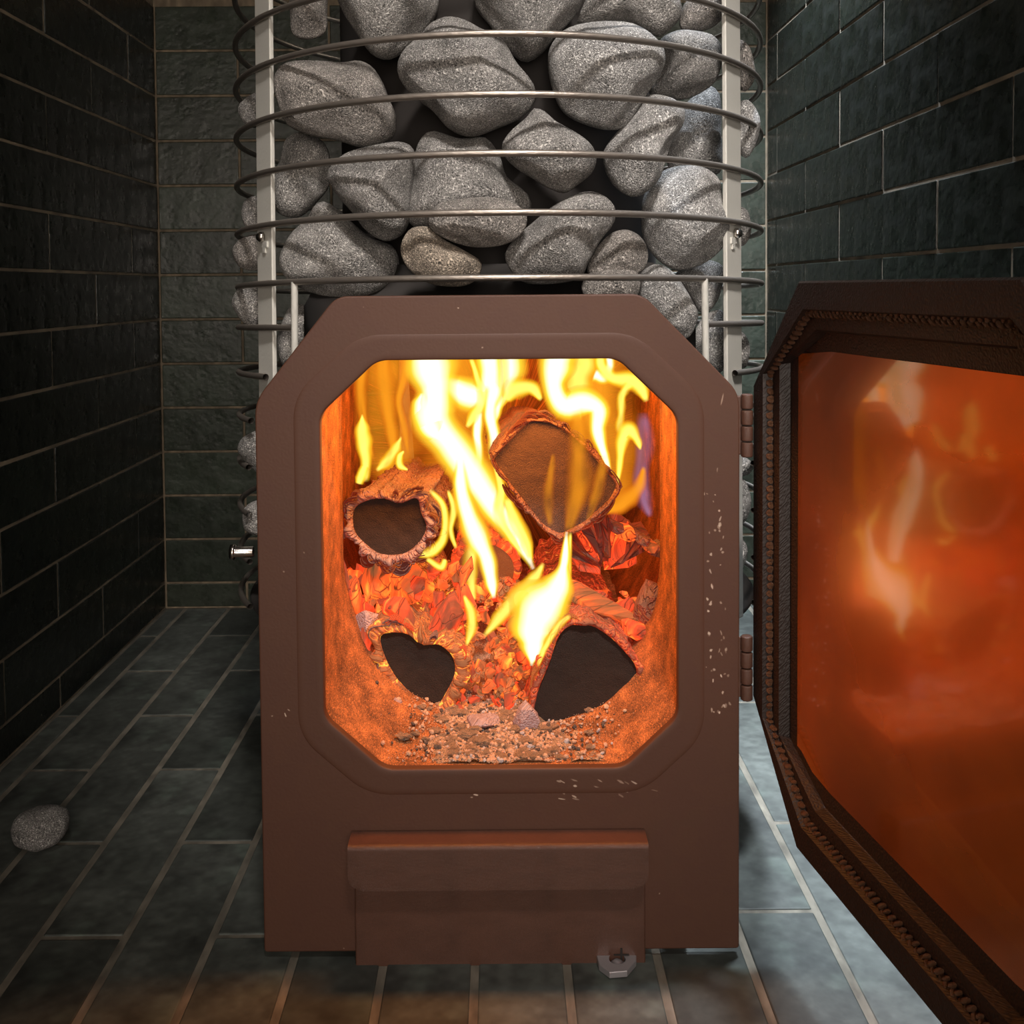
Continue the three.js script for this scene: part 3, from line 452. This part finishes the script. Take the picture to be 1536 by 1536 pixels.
// ---------------------------------------------------------------- the fire
const ubot = (x, w = 0.1455, b = 0.157) => { const k = Math.min(Math.abs(x), w * 0.999); return b + w - Math.sqrt(w * w - k * k); };
{ // ash over the bottom of neck and firebox
  const ash = thing('ash_bed', null, null); tag(ash, 'bed of tan ash and crumbs covering the bottom of the firebox', 'ash', null, 'stuff');
  const top = (x, z) => { const t = clamp((-z - 0.862) / 0.1), e = smooth(0.02, 0.12, Math.abs(x)); return 0.1595 + 0.008 * t - 0.004 * e + 0.05 * smooth(-0.98, -1.12, z) + 0.005 * fbm(x * 40, z * 40, 3, 4); };
  const H = (x, z) => { const w = z > -0.972 ? 0.1455 : 0.170, b = z > -0.972 ? 0.157 : 0.150; return top(x, z) + 0.003 * fbm(x * 160, z * 160, 5, 3); };
  const oct = x => Math.abs(x) < 0.096 ? 0.157 : 0.157 + (Math.abs(x) - 0.096) * 0.93, lie = (x, z) => Math.max(H(x, z), mix(oct(x), ubot(x), clamp((-z - 0.854) / 0.116)) + 0.001);
  mesh('ash_surface', grid(120, 150, (i, j) => { const x = -0.125 + 0.25 * i / 120, z = -0.862 - 0.42 * j / 150; return [x, H(x, z), z]; }, false, (i, j) => [i / 120 * 2.5, j / 150 * 4.2]), ashTan, ash);
  const g = new THREE.IcosahedronGeometry(1, 0), n = 9000, im = new THREE.InstancedMesh(g, new THREE.MeshStandardMaterial({ color: 0xffffff, roughness: 1 }), n), m = new THREE.Matrix4(), q = new THREE.Quaternion(), e = new THREE.Euler(), s = new THREE.Vector3(), c = new THREE.Color();
  for (let i = 0; i < n; i++) {
    const z = -0.862 - 0.16 * Math.pow(rnd(), 1.1), x = (rnd() + rnd() - 1) * (rnd() < 0.1 ? 0.13 : 0.095), r = 0.0004 + 0.002 * Math.pow(rnd(), 9);
    q.setFromEuler(e.set(rnd() * 6, rnd() * 6, rnd() * 6)); s.set(r * rr(0.7, 1.5), r * rr(0.6, 1), r * rr(0.7, 1.3)); m.compose(new THREE.Vector3(x, lie(x, z) + r * 0.3, z), q, s); im.setMatrixAt(i, m);
    const k = rnd(); im.setColorAt(i, k < 0.25 ? c.setRGB(0.08, 0.06, 0.05) : k < 0.36 ? c.setRGB(0.4, 0.36, 0.36) : c.setRGB(0.46 + 0.1 * (k - 0.5), 0.29, 0.19));
  }
  const lumps = []; for (let i = 0; i < 90; i++) { const z = -0.866 - 0.1 * rnd(), x = (rnd() + rnd() - 1) * 0.09, r = rr(0.002, 0.005); const l = new THREE.IcosahedronGeometry(r, 2), P = l.attributes.position; for (let k = 0; k < P.count; k++) { const f = 1 + 0.5 * noise3(P.getX(k) * 500 + i, P.getY(k) * 500, P.getZ(k) * 500); P.setXYZ(k, P.getX(k) * f * 1.3, P.getY(k) * f * 0.7, P.getZ(k) * f); } l.computeVertexNormals(); lumps.push(l.translate(x, lie(x, z) + r * 0.2, z)); }
  tag(mesh('ash_lumps', BGU.mergeGeometries(lumps), ashTan, ash), null, null, null, 'stuff');
  im.name = 'ash_crumbs'; tag(im, null, null, null, 'stuff'); ash.add(im);
}
function shard(w, h, d, n = 16) { const p = []; for (let i = 0; i < n; i++) p.push(new THREE.Vector3(rr(-1, 1), rr(-1, 1), rr(-1, 1)).normalize().multiply(new THREE.Vector3(w, h, d)).multiplyScalar(rr(0.85, 1.1))); const g = new ConvexGeometry(p), P = g.attributes.position, uv = []; for (let i = 0; i < P.count; i++) uv.push((P.getX(i) + P.getZ(i)) * 1 + h * 40, (P.getY(i) + P.getZ(i)) * 1 + w * 50); g.setAttribute('uv', new THREE.Float32BufferAttribute(uv, 2)); return g; }
function log(label, poly, depth, len, slope, crust, face, opt = {}) {
  const o = thing('firewood_log', label, 'log', null), pts = poly.map(([x, y]) => { const p = at(x, y, depth); return [p.x, p.y]; });
  const dense = new THREE.CatmullRomCurve3(pts.map(p => new THREE.Vector3(p[0], p[1], 0)), true, 'catmullrom', opt.round ?? 0.3).getPoints(120).map(p => [p.x, p.y]);
  const cx = pts.reduce((a, p) => a + p[0], 0) / pts.length, cy = pts.reduce((a, p) => a + p[1], 0) / pts.length, id = cx * 91 + cy * 37;
  o.position.set(cx, cy, -depth);
  const N = 110, M = 44, rim = opt.rim ?? 0.006, R = Array.from({ length: N }, (_, i) => rayPoly(dense, cx, cy, i / N * Math.PI * 2));
  const rough = (i, z) => { const a = i / N * Math.PI * 2, x = Math.cos(a), y = Math.sin(a); return 0.0035 * fbm(x * 4 + id, y * 4, z * 70, 4) + 0.0035 * (Math.abs(noise3(x * 9 + id, y * 9, z * 110)) - 0.3); };
  const side = (i, j) => {
    const a = i / N * Math.PI * 2, t = Math.max(0, j - 4) / (M - 4), z = t * len;
    let r = R[i], dz = 0; const n1 = noise3(Math.cos(a) * 7 + id, Math.sin(a) * 7, 3), lip = rim * (0.9 + 0.6 * n1);
    if (j === 0) { r = R[i] * 0.985; dz = -0.003; } else if (j === 1) { r = R[i] + lip * 0.15; dz = 0.002 + 0.002 * n1; } else if (j === 2) { r = R[i] + lip * 0.55; dz = 0.003 + 0.003 * n1; } else if (j === 3) { r = R[i] + lip; dz = 0.001; } else { r = R[i] + lip + rough(i, z); dz = -0.004; }
    if (j > 0 && j < 4) r += 0.4 * rough(i, 0);
    const k = 1 - 0.12 * t * (opt.taper ?? 1);
    return [Math.cos(a) * r * k + slope[0] * z, Math.sin(a) * r * k + slope[1] * z, dz - z];
  };
  mesh('crust', grid(N, M, side, true, (i, j, q) => [i / N * Math.PI * 2 * 0.05, -q[2]]), crust, o);
  const cap = grid(N, 10, (i, j) => { const a = i / N * Math.PI * 2, t = 1 - j / 10, r = R[i] * 0.99 * t; const x = Math.cos(a) * r, y = Math.sin(a) * r; return [x, y, -0.003 - 0.002 * (1 - t) + 0.0016 * fbm(x * 90 + id, y * 90, 2, 3)]; }, true, (i, j, q) => [q[0] * 8, q[1] * 8]);
  mesh('end_face', cap, face, o);
  const back = grid(N, 1, (i, j) => j ? [slope[0] * len, slope[1] * len, -len - 0.004] : side(i, M), true); mesh('back_face', back, charFace, o);
  for (let k = 0; k < (opt.flakes ?? 0); k++) {                 // curled pieces of bark and char round the end
    const a0 = opt.arc ? mix(opt.arc[0], opt.arc[1], rnd()) * DEG : rnd() * 6.283, span = rr(0.18, 0.5), h = rr(0.003, 0.009) * (opt.big ?? 1), lift = rr(-0.003, 0.004) * (opt.big ?? 1), dl = rr(0.008, 0.02), i0 = Math.round(((a0 / 6.283) % 1 + 1) * N) % N;
    const g = grid(8, 3, (i, j) => { const a = a0 + (i / 8 - 0.5) * span, ii = (Math.round(((a / 6.2832) % 1 + 1) * N)) % N, w = Math.sin(i / 8 * Math.PI), r = R[ii] + lift + rim * 0.7 + (j === 0 || j === 3 ? 0 : 0.0012) + h * 0.5 * w * (j > 1 ? 0.8 : 1); return [Math.cos(a) * r, Math.sin(a) * r, 0.004 + 0.003 * noise3(a * 5, k, id) - (j > 1 ? dl * (0.4 + 0.6 * w) : j === 1 ? 0 : 0.001)]; });
    const under = grid(8, 1, (i, j) => { const a = a0 + (i / 8 - 0.5) * span, ii = (Math.round(((a / 6.2832) % 1 + 1) * N)) % N, w = Math.sin(i / 8 * Math.PI), r = R[ii] + lift + rim * 0.7 - 0.0012 + h * 0.4 * w; return [Math.cos(a) * r, Math.sin(a) * r, j ? -dl * (0.4 + 0.6 * w) : 0.003 + 0.003 * noise3(a * 5, k, id)]; });
    mesh('bark_flake', BGU.mergeGeometries([g, under]), (opt.flakeMats ?? [ashGrey, crustDull, emberOrange])[k % (opt.flakeMats ?? [0, 0, 0]).length], o);
  }
  return o;
}
log('round log at the upper left, black end, ragged ashy bark rim', [[530, 765], [548, 752], [575, 748], [600, 755], [625, 748], [632, 770], [640, 792], [628, 815], [605, 832], [570, 832], [545, 815], [530, 795]], 0.985, 0.30, [0.03, -0.05], crustDull, charFace, { flakes: 40, rim: 0.008, round: 0.5, big: 1.7, flakeMats: [ashGrey, crustBark, crustDull, ashGrey, emberDark, crustGold] });
log('split log at the upper right with a diamond-shaped end', [[741, 688], [770, 655], [795, 632], [825, 634], [860, 655], [900, 695], [926, 728], [915, 750], [880, 782], [842, 802], [815, 788], [780, 745], [755, 712]], 0.97, 0.32, [-0.05, -0.06], crustBark, warmFace, { flakes: 22, rim: 0.004, round: 0.2, flakeMats: [crustBark, crustDull, crustHot] });
log('lower left log with a heart-shaped black end and glowing crust', [[569, 958], [585, 950], [612, 952], [632, 967], [658, 968], [678, 985], [683, 1010], [670, 1040], [655, 1058], [628, 1050], [600, 1025], [580, 995]], 0.955, 0.28, [0.02, 0.01], crustGold, charFace, { flakes: 8, rim: 0.012, round: 0.5, flakeMats: [ashGrey, emberRed, ashGrey] });
log('big dark log at the lower right in front of the firebox wall', [[800, 1094], [806, 1040], [822, 1000], [838, 955], [858, 938], [890, 940], [918, 958], [952, 995], [955, 1020], [930, 1060], [895, 1088], [850, 1102]], 0.93, 0.30, [-0.02, 0.03], crustHot, charFace, { flakes: 6, rim: 0.006, round: 0.4, flakeMats: [crustGold, emberRed], arc: [60, 190] });
const midFace = new THREE.MeshStandardMaterial({ color: new THREE.Color().setRGB(0.13, 0.06, 0.03), bumpMap: rep(speckBump, 2), bumpScale: 0.001, roughness: 0.95, emissive: new THREE.Color().setRGB(0.16, 0.03, 0.008) });
log('small round brown-faced log in the middle behind the tall flame', [[684, 862], [692, 835], [715, 818], [745, 820], [768, 840], [770, 868], [752, 892], [722, 898], [698, 888]], 1.04, 0.22, [0, 0], emberRed, midFace, { rim: 0.006, round: 0.5, flakes: 4, flakeMats: [emberRed, crustHot] });
// the charred chunk at the right, split into a fan of splinters
{
  const fan = thing('charcoal_chunk', 'dark red charcoal chunk split into a fan, right under the diamond log', 'charcoal');
  const c = at(908, 862, 0.99); fan.position.copy(c); fan.scale.setScalar(1.15);
  for (let i = 0; i < 17; i++) {
    const t = i / 16, a = mix(158, 20, t) * DEG, L = mix(0.042, 0.05, Math.sin(t * 3.1)) * rr(0.85, 1.1), g = shard(L * 0.55, rr(0.0035, 0.0065), 0.05, 22);
    mesh('glowing_splinter', g.rotateZ(a).translate(Math.cos(a) * L * 0.5, Math.sin(a) * L * 0.62 - 0.004, -0.045 + rr(-0.006, 0.006)), [emberRed, emberDark, emberDark, crustBark, emberRed, emberDark][i % 6], fan);
  }
  for (let i = 0; i < 8; i++) mesh('glowing_splinter', shard(rr(0.01, 0.02), rr(0.004, 0.007), 0.02, 18).rotateZ(-0.5 + rr(-0.3, 0.3)).translate(mix(0.01, 0.06, i / 7), 0.038 - 0.03 * i / 7 + rr(-0.004, 0.004), -0.02), [crustDull, emberOrange, emberDark][i % 3], fan);
}
function chunk(label, px, py, depth, w, h, d, rot, m) { const p = at(px, py, depth), g = shard(w, h, d, 26).rotateZ(rot); const o = solo('glowing_coal', g, m, label, 'coal', 'glowing coals'); o.position.copy(p); return o; }
chunk('tall upright red coal at the far left under the round log', 512, 880, 0.995, 0.010, 0.040, 0.014, 0.12, emberRed);
chunk('upright orange coal second from the left wall', 530, 900, 1.0, 0.008, 0.030, 0.012, 0.03, emberOrange);
chunk('orange block of coal right under the round log', 565, 868, 1.01, 0.016, 0.026, 0.016, -0.1, emberOrange);
chunk('red coal block between round log and small brown log', 608, 872, 1.02, 0.022, 0.026, 0.018, 0.2, emberOrange);
chunk('red coal standing over the heart-shaped log', 600, 925, 0.985, 0.017, 0.020, 0.016, 0.4, emberRed);
chunk('long red coal right of the heart-shaped log', 668, 935, 0.99, 0.016, 0.034, 0.02, -0.5, emberRed);
chunk('pinkish ash-coated coal at the left wall', 508, 945, 0.965, 0.018, 0.012, 0.02, 0.3, ashGrey);
chunk('ash-coated coal left of the heart-shaped log', 545, 930, 0.972, 0.014, 0.014, 0.014, -0.6, ashGrey);
chunk('small red coal pointing down left of the heart-shaped log', 548, 962, 0.965, 0.007, 0.017, 0.008, 0.15, emberRed);
chunk('long orange coal lying above the big dark log', 895, 905, 0.985, 0.045, 0.011, 0.03, -0.45, emberOrange);
chunk('broken red coal at the right of the big dark log', 955, 945, 0.965, 0.016, 0.010, 0.012, -0.5, emberRed);
chunk('small red coal by the right wall', 1003, 945, 0.955, 0.007, 0.006, 0.006, 0.3, emberRed);
chunk('brown coal leaning at the right wall', 982, 908, 0.975, 0.020, 0.028, 0.02, -0.4, crustBark);
chunk('pink coal pieces at the lower left in the ash', 590, 1058, 0.935, 0.014, 0.008, 0.01, -0.6, ashGrey);
chunk('grey lump of ash in the middle of the ash bed', 722, 1083, 0.925, 0.019, 0.007, 0.012, 0.05, ashGrey);
chunk('dark cinder at the lower edge of the ash', 735, 1146, 0.872, 0.011, 0.003, 0.006, 0, charFace);
chunk('grey ash lump at the left end of the ash', 598, 1095, 0.918, 0.012, 0.007, 0.01, -0.3, ashGrey);
chunk('ash lump at the left foot of the big dark log', 790, 1078, 0.922, 0.012, 0.016, 0.008, -0.25, ashGrey);
{ // the heap of glowing pieces between the logs
  const bed = thing('ember_bed_fire', null, null); tag(bed, 'heap of glowing red and yellow embers between the lower logs', 'embers', null, 'stuff');
  const by = [[], [], [], []];
  for (let i = 0; i < 330; i++) {
    const t = rnd(), s = rnd(), py = mix(870, 1098, t), px = mix(mix(640, 690, t), mix(850, 800, t), s), d = mix(1.02, 0.94, t) + rr(0, 0.02), p = at(px, py, d), r = rr(0.003, 0.0075);
    by[t > 0.93 ? 3 : Math.floor(rnd() * 3)].push(shard(r * rr(0.7, 1.4), r * rr(0.8, 1.8), r, 12).rotateZ(rr(-0.9, 0.9)).translate(p.x, p.y, p.z));
  }
  for (let i = 0; i < 90; i++) { const p = at(rr(490, 700), rr(850, 950), rr(1.0, 1.05)), r = rr(0.004, 0.01); by[Math.floor(rnd() * 2)].push(shard(r, r * rr(0.8, 2.2), r, 12).rotateZ(rr(-0.4, 0.4)).translate(p.x, p.y, p.z)); }
  for (let i = 0; i < 60; i++) { const p = at(rr(860, 1000), rr(890, 950), rr(0.99, 1.04)), r = rr(0.004, 0.009); by[Math.floor(rnd() * 2) * 2 ? 0 : 1].push(shard(r * 1.4, r, r, 12).rotateZ(rr(-0.9, 0.3)).translate(p.x, p.y, p.z)); }
  [emberRed, emberOrange, crustGold, ashGrey].forEach((m, i) => mesh('fire_embers', BGU.mergeGeometries(by[i]), m, bed));
}
// flames: closed lens-shaped tongues whose glow thins out towards their rims
const flameMat = new THREE.MeshBasicMaterial({ vertexColors: true, transparent: true, side: THREE.DoubleSide, depthWrite: false });
const TINT = { white: [[2.0, 1.85, 1.2], [1.3, 0.9, 0.05], [0.95, 0.32, 0.01]], yellow: [[1.7, 1.25, 0.2], [1.25, 0.7, 0.02], [0.9, 0.26, 0.01]], orange: [[1.05, 0.36, 0.015], [0.85, 0.22, 0.008], [0.6, 0.11, 0.004]], violet: [[0.42, 0.2, 0.34], [0.28, 0.1, 0.16], [0.2, 0.06, 0.06]] };
function flame(label, path, tint, depth, strength = 1, thick = 0.45, hard = 1) {   // path: [px, py, half width in px]
  const n = 64, K = 28, cx = new THREE.CatmullRomCurve3(path.map(p => { const q = at(p[0], p[1], depth + (p[3] ?? 0)); return q; })), pw = path.map(p => p[2] * depth / F);
  const wAt = t => { const f = t * (pw.length - 1), i = Math.min(pw.length - 2, Math.floor(f)), u = f - i; return mix(pw[i], pw[i + 1], u * u * (3 - 2 * u)); };
  const P = [], C = [], I = [], T = TINT[tint], q = new THREE.Vector3(), d = new THREE.Vector3(), id = path[0][0] * 0.13;
  for (let j = 0; j <= n; j++) {
    const t = j / n; cx.getPoint(t, q); cx.getTangent(t, d); const l = Math.hypot(d.x, d.y) || 1, nx = -d.y / l, ny = d.x / l, w = wAt(t) * 1.25;
    const end = smooth(0, 0.08, t) * smooth(1, 0.92, t);
    for (let k = 0; k <= K; k++) {
      const a = k / K * Math.PI * 2, s = Math.cos(a), wob = 1 + 0.16 * noise3(t * 7 + id, s > 0 ? 3 : 9, id), edge = Math.abs(s);
      P.push(q.x + nx * s * w * wob, q.y + ny * s * w * wob, q.z + Math.sin(a) * w * thick + 0.004 * noise3(t * 4, 2, id));
      const c = edge < 0.55 ? T[0].map((v, i) => mix(v, T[1][i], smooth(0.25, 0.55, edge) * 0.7)) : T[1].map((v, i) => mix(v, T[2][i], smooth(0.6, 1, edge)));
      C.push(c[0], c[1], c[2], clamp(strength * (0.86 + 0.55 * noise3(t * path.length * 1.3 + id, s * 2.2 + id, 4) * (1.4 - strength)) * Math.pow(1 - edge * edge, 1.3 / hard) * (0.15 + 0.85 * end)));
    }
  }
  for (let j = 0; j < n; j++) for (let k = 0; k < K; k++) { const a = j * (K + 1) + k, b = a + 1, c = a + K + 1, e = c + 1; I.push(a, b, e, a, e, c); }
  const g = new THREE.BufferGeometry(); g.setAttribute('position', new THREE.Float32BufferAttribute(P, 3)); g.setAttribute('color', new THREE.Float32BufferAttribute(C, 4)); g.setIndex(I); g.computeVertexNormals();
  const o = solo('flame', g, flameMat, label, 'flame', 'flames of the fire'); o.castShadow = false; return o;
}
const flames = [
  ['tall white flame column rising left of the diamond log', [[800, 852, 4], [775, 800, 16], [735, 750, 22], [708, 710, 24], [678, 665, 26], [652, 625, 32], [652, 585, 26], [645, 550, 36], [640, 520, 34]], 'white', 1.06, 1, 0.5, 1.6],
  ['short white flame bridging the tall columns at the top left', [[636, 590, 10], [668, 577, 16], [702, 592, 24], [728, 592, 20], [736, 560, 16], [732, 520, 18]], 'white', 1.09, 1, 0.5, 1.6],
  ['thin white flame strand hanging left of the diamond log', [[722, 600, 8], [716, 640, 8], [718, 690, 7], [712, 740, 10]], 'white', 1.1, 0.9, 0.5],
  ['white flame lobe bulging left of the tall column', [[662, 660, 6], [645, 640, 18], [632, 615, 16], [634, 590, 6]], 'white', 1.05, 1, 0.5, 1.4],
  ['white flame strand down the left of the diamond log', [[742, 580, 14], [735, 620, 10], [742, 660, 10], [740, 690, 8]], 'white', 1.03, 1, 0.5],
  ['broad white flame at the top centre', [[748, 615, 5], [752, 585, 18], [757, 555, 30], [752, 515, 36]], 'white', 1.12, 1, 0.4, 1.7],
  ['yellow flame hooked right of the broad top flame', [[812, 600, 4], [797, 582, 12], [770, 585, 16], [758, 600, 8]], 'yellow', 1.08, 0.9],
  ['white hooked flame over the diamond log', [[916, 712, 3], [905, 680, 7], [895, 645, 12], [895, 612, 16], [872, 602, 22], [845, 606, 20], [830, 580, 18], [832, 545, 26], [842, 515, 32]], 'white', 1.04, 1, 0.5, 1.7],
  ['yellow flame hump at the top right of the hooked flame', [[858, 600, 8], [866, 575, 22], [875, 545, 22], [872, 515, 22]], 'yellow', 1.11, 0.6],
  ['yellow flame curl at the top right corner', [[900, 520, 8], [902, 548, 10], [918, 566, 12], [945, 570, 16], [962, 584, 12], [970, 602, 5]], 'yellow', 1.07, 1, 0.4],
  ['white lick at the top right next to the curl', [[892, 560, 12], [905, 565, 12], [914, 550, 8], [912, 520, 8]], 'white', 1.1, 0.7],
  ['yellow flame forked at the right of the diamond log', [[926, 728, 3], [930, 690, 6], [934, 660, 10], [944, 645, 13], [956, 660, 7], [960, 674, 2]], 'yellow', 1.0, 1, 0.5],
  ['yellow streak above the forked flame', [[930, 650, 8], [932, 620, 6], [934, 590, 7], [945, 575, 8]], 'yellow', 1.06, 0.6],
  ['orange flame at the right foot of the diamond log', [[905, 768, 6], [935, 752, 16], [958, 730, 10], [966, 700, 4]], 'orange', 1.0, 0.9],
  ['yellow teardrop flame over the round log', [[546, 722, 8], [548, 695, 8], [546, 668, 12], [543, 645, 11], [543, 622, 2]], 'yellow', 1.03, 1, 0.6],
  ['small hooked yellow flame on the round log rim', [[612, 705, 2], [600, 698, 6], [600, 684, 5], [606, 676, 2]], 'yellow', 1.0, 1],
  ['orange flame leaning right over the round log', [[565, 706, 4], [580, 692, 10], [594, 672, 8], [602, 655, 2]], 'yellow', 1.05, 0.5],
  ['white flame falling in front of the small brown log', [[690, 690, 6], [692, 730, 12], [702, 770, 16], [716, 805, 18], [730, 835, 14], [737, 870, 10], [741, 896, 4]], 'white', 1.0, 1, 0.5, 1.2],
  ['yellow flame strand beside the white falling flame', [[760, 748, 6], [772, 780, 10], [788, 812, 9], [796, 838, 4]], 'yellow', 0.995, 0.9],
  ['yellow flame veil in front of the small brown log', [[712, 812, 12], [706, 845, 12], [708, 880, 8], [712, 900, 3]], 'yellow', 1.01, 0.5],
  ['brilliant white flame wedge between the lower logs', [[850, 798, 3], [846, 845, 8], [836, 880, 22], [812, 912, 40], [800, 940, 34], [800, 966, 20], [797, 998, 3]], 'white', 0.945, 1, 0.45, 2.2],
  ['yellow glow left of the brilliant white wedge', [[726, 952, 4], [750, 925, 10], [775, 895, 14], [800, 870, 10], [815, 845, 4]], 'yellow', 0.96, 0.7],
  ['yellow flame licking the right side of the round log', [[622, 832, 6], [645, 828, 8], [662, 812, 7], [668, 785, 6], [662, 755, 5], [645, 735, 4]], 'yellow', 0.985, 0.9, 0.5],
  ['yellow flame strand over the ember heap', [[696, 893, 3], [706, 915, 8], [708, 940, 8], [700, 966, 3]], 'yellow', 0.975, 0.8],
  ['yellow strand left of the falling white flame', [[672, 735, 3], [680, 765, 6], [676, 795, 5], [684, 822, 3]], 'yellow', 1.03, 0.7],
  ['yellow strand splitting off the tall column to the right', [[742, 700, 4], [752, 735, 8], [748, 770, 9], [765, 805, 6], [782, 830, 3]], 'yellow', 1.02, 0.85],
  ['orange glow of flame around the foot of the tall column', [[690, 800, 18], [720, 770, 30], [745, 740, 26], [735, 690, 20]], 'orange', 1.09, 0.7, 0.4, 0.8],
  ['white leg of flame at the top left of the diamond log', [[738, 640, 5], [744, 612, 10], [742, 575, 18], [735, 530, 22]], 'white', 1.1, 1, 0.5, 1.5],
  ['yellow tongue between tall column and top centre flame', [[700, 640, 4], [712, 622, 9], [724, 600, 8], [715, 565, 5], [706, 535, 4]], 'yellow', 1.08, 0.9],
  ['small bright lick on the left shoulder of the round log', [[538, 726, 6], [542, 712, 8], [548, 698, 5]], 'yellow', 1.0, 1],
  ['yellow lick under the right end of the round log', [[668, 838, 4], [662, 850, 6], [640, 838, 4]], 'yellow', 0.98, 0.8],
  ['narrow yellow flame beside the brilliant white wedge', [[842, 905, 3], [850, 870, 6], [853, 835, 5], [856, 800, 3]], 'yellow', 0.95, 0.8],
  ['thin yellow rim of fire along the big dark log', [[806, 1000, 3], [820, 968, 5], [838, 938, 6], [856, 925, 4]], 'yellow', 0.925, 0.7],
  ['violet wisp at the right firebox wall', [[975, 775, 5], [968, 750, 12], [962, 715, 12], [968, 670, 14], [965, 620, 10]], 'violet', 1.12, 0.4],
  ['orange veil of flame in front of the diamond log end', [[852, 798, 8], [862, 760, 16], [870, 710, 20], [868, 665, 16], [866, 615, 10]], 'orange', 0.945, 0.42, 0.4, 0.6],
  ['faint orange veil at the right of the diamond log end', [[880, 780, 4], [894, 745, 10], [902, 710, 10], [908, 680, 8]], 'orange', 0.947, 0.3, 0.4, 0.7],
  ['faint orange veil at the left of the diamond log end', [[826, 790, 6], [822, 750, 10], [826, 710, 8], [830, 680, 4]], 'orange', 0.948, 0.22, 0.4, 0.7],
  ['broad orange flame sheet at the back left', [[600, 730, 30], [585, 680, 50], [575, 620, 52], [580, 560, 46], [590, 500, 40]], 'orange', 1.24, 0.45, 0.25, 0.8],
  ['leftmost upright orange flame streak behind the teardrop flame', [[560, 690, 4], [548, 640, 7], [540, 590, 10], [544, 545, 9], [540, 510, 8]], 'orange', 1.19, 0.55, 0.4],
  ['upright orange flame streak second from the left at the back', [[592, 690, 4], [586, 640, 12], [578, 590, 16], [574, 545, 12], [580, 505, 10]], 'orange', 1.2, 0.6, 0.4],
  ['thin upright orange flame streak left of the tall column', [[612, 680, 3], [606, 640, 7], [598, 600, 6], [608, 560, 9], [606, 505, 8]], 'orange', 1.18, 0.6, 0.4],
  ['broad orange flame sheet at the back centre', [[700, 760, 50], [700, 690, 70], [690, 620, 70], [690, 500, 60]], 'orange', 1.26, 0.6, 0.2, 0.8],
  ['broad orange flame sheet at the back right', [[910, 760, 40], [905, 690, 60], [890, 620, 70], [880, 500, 80]], 'orange', 1.25, 0.65, 0.2, 0.8],
];
for (const f of flames) flame(...f);

renderer.render(scene, camera);
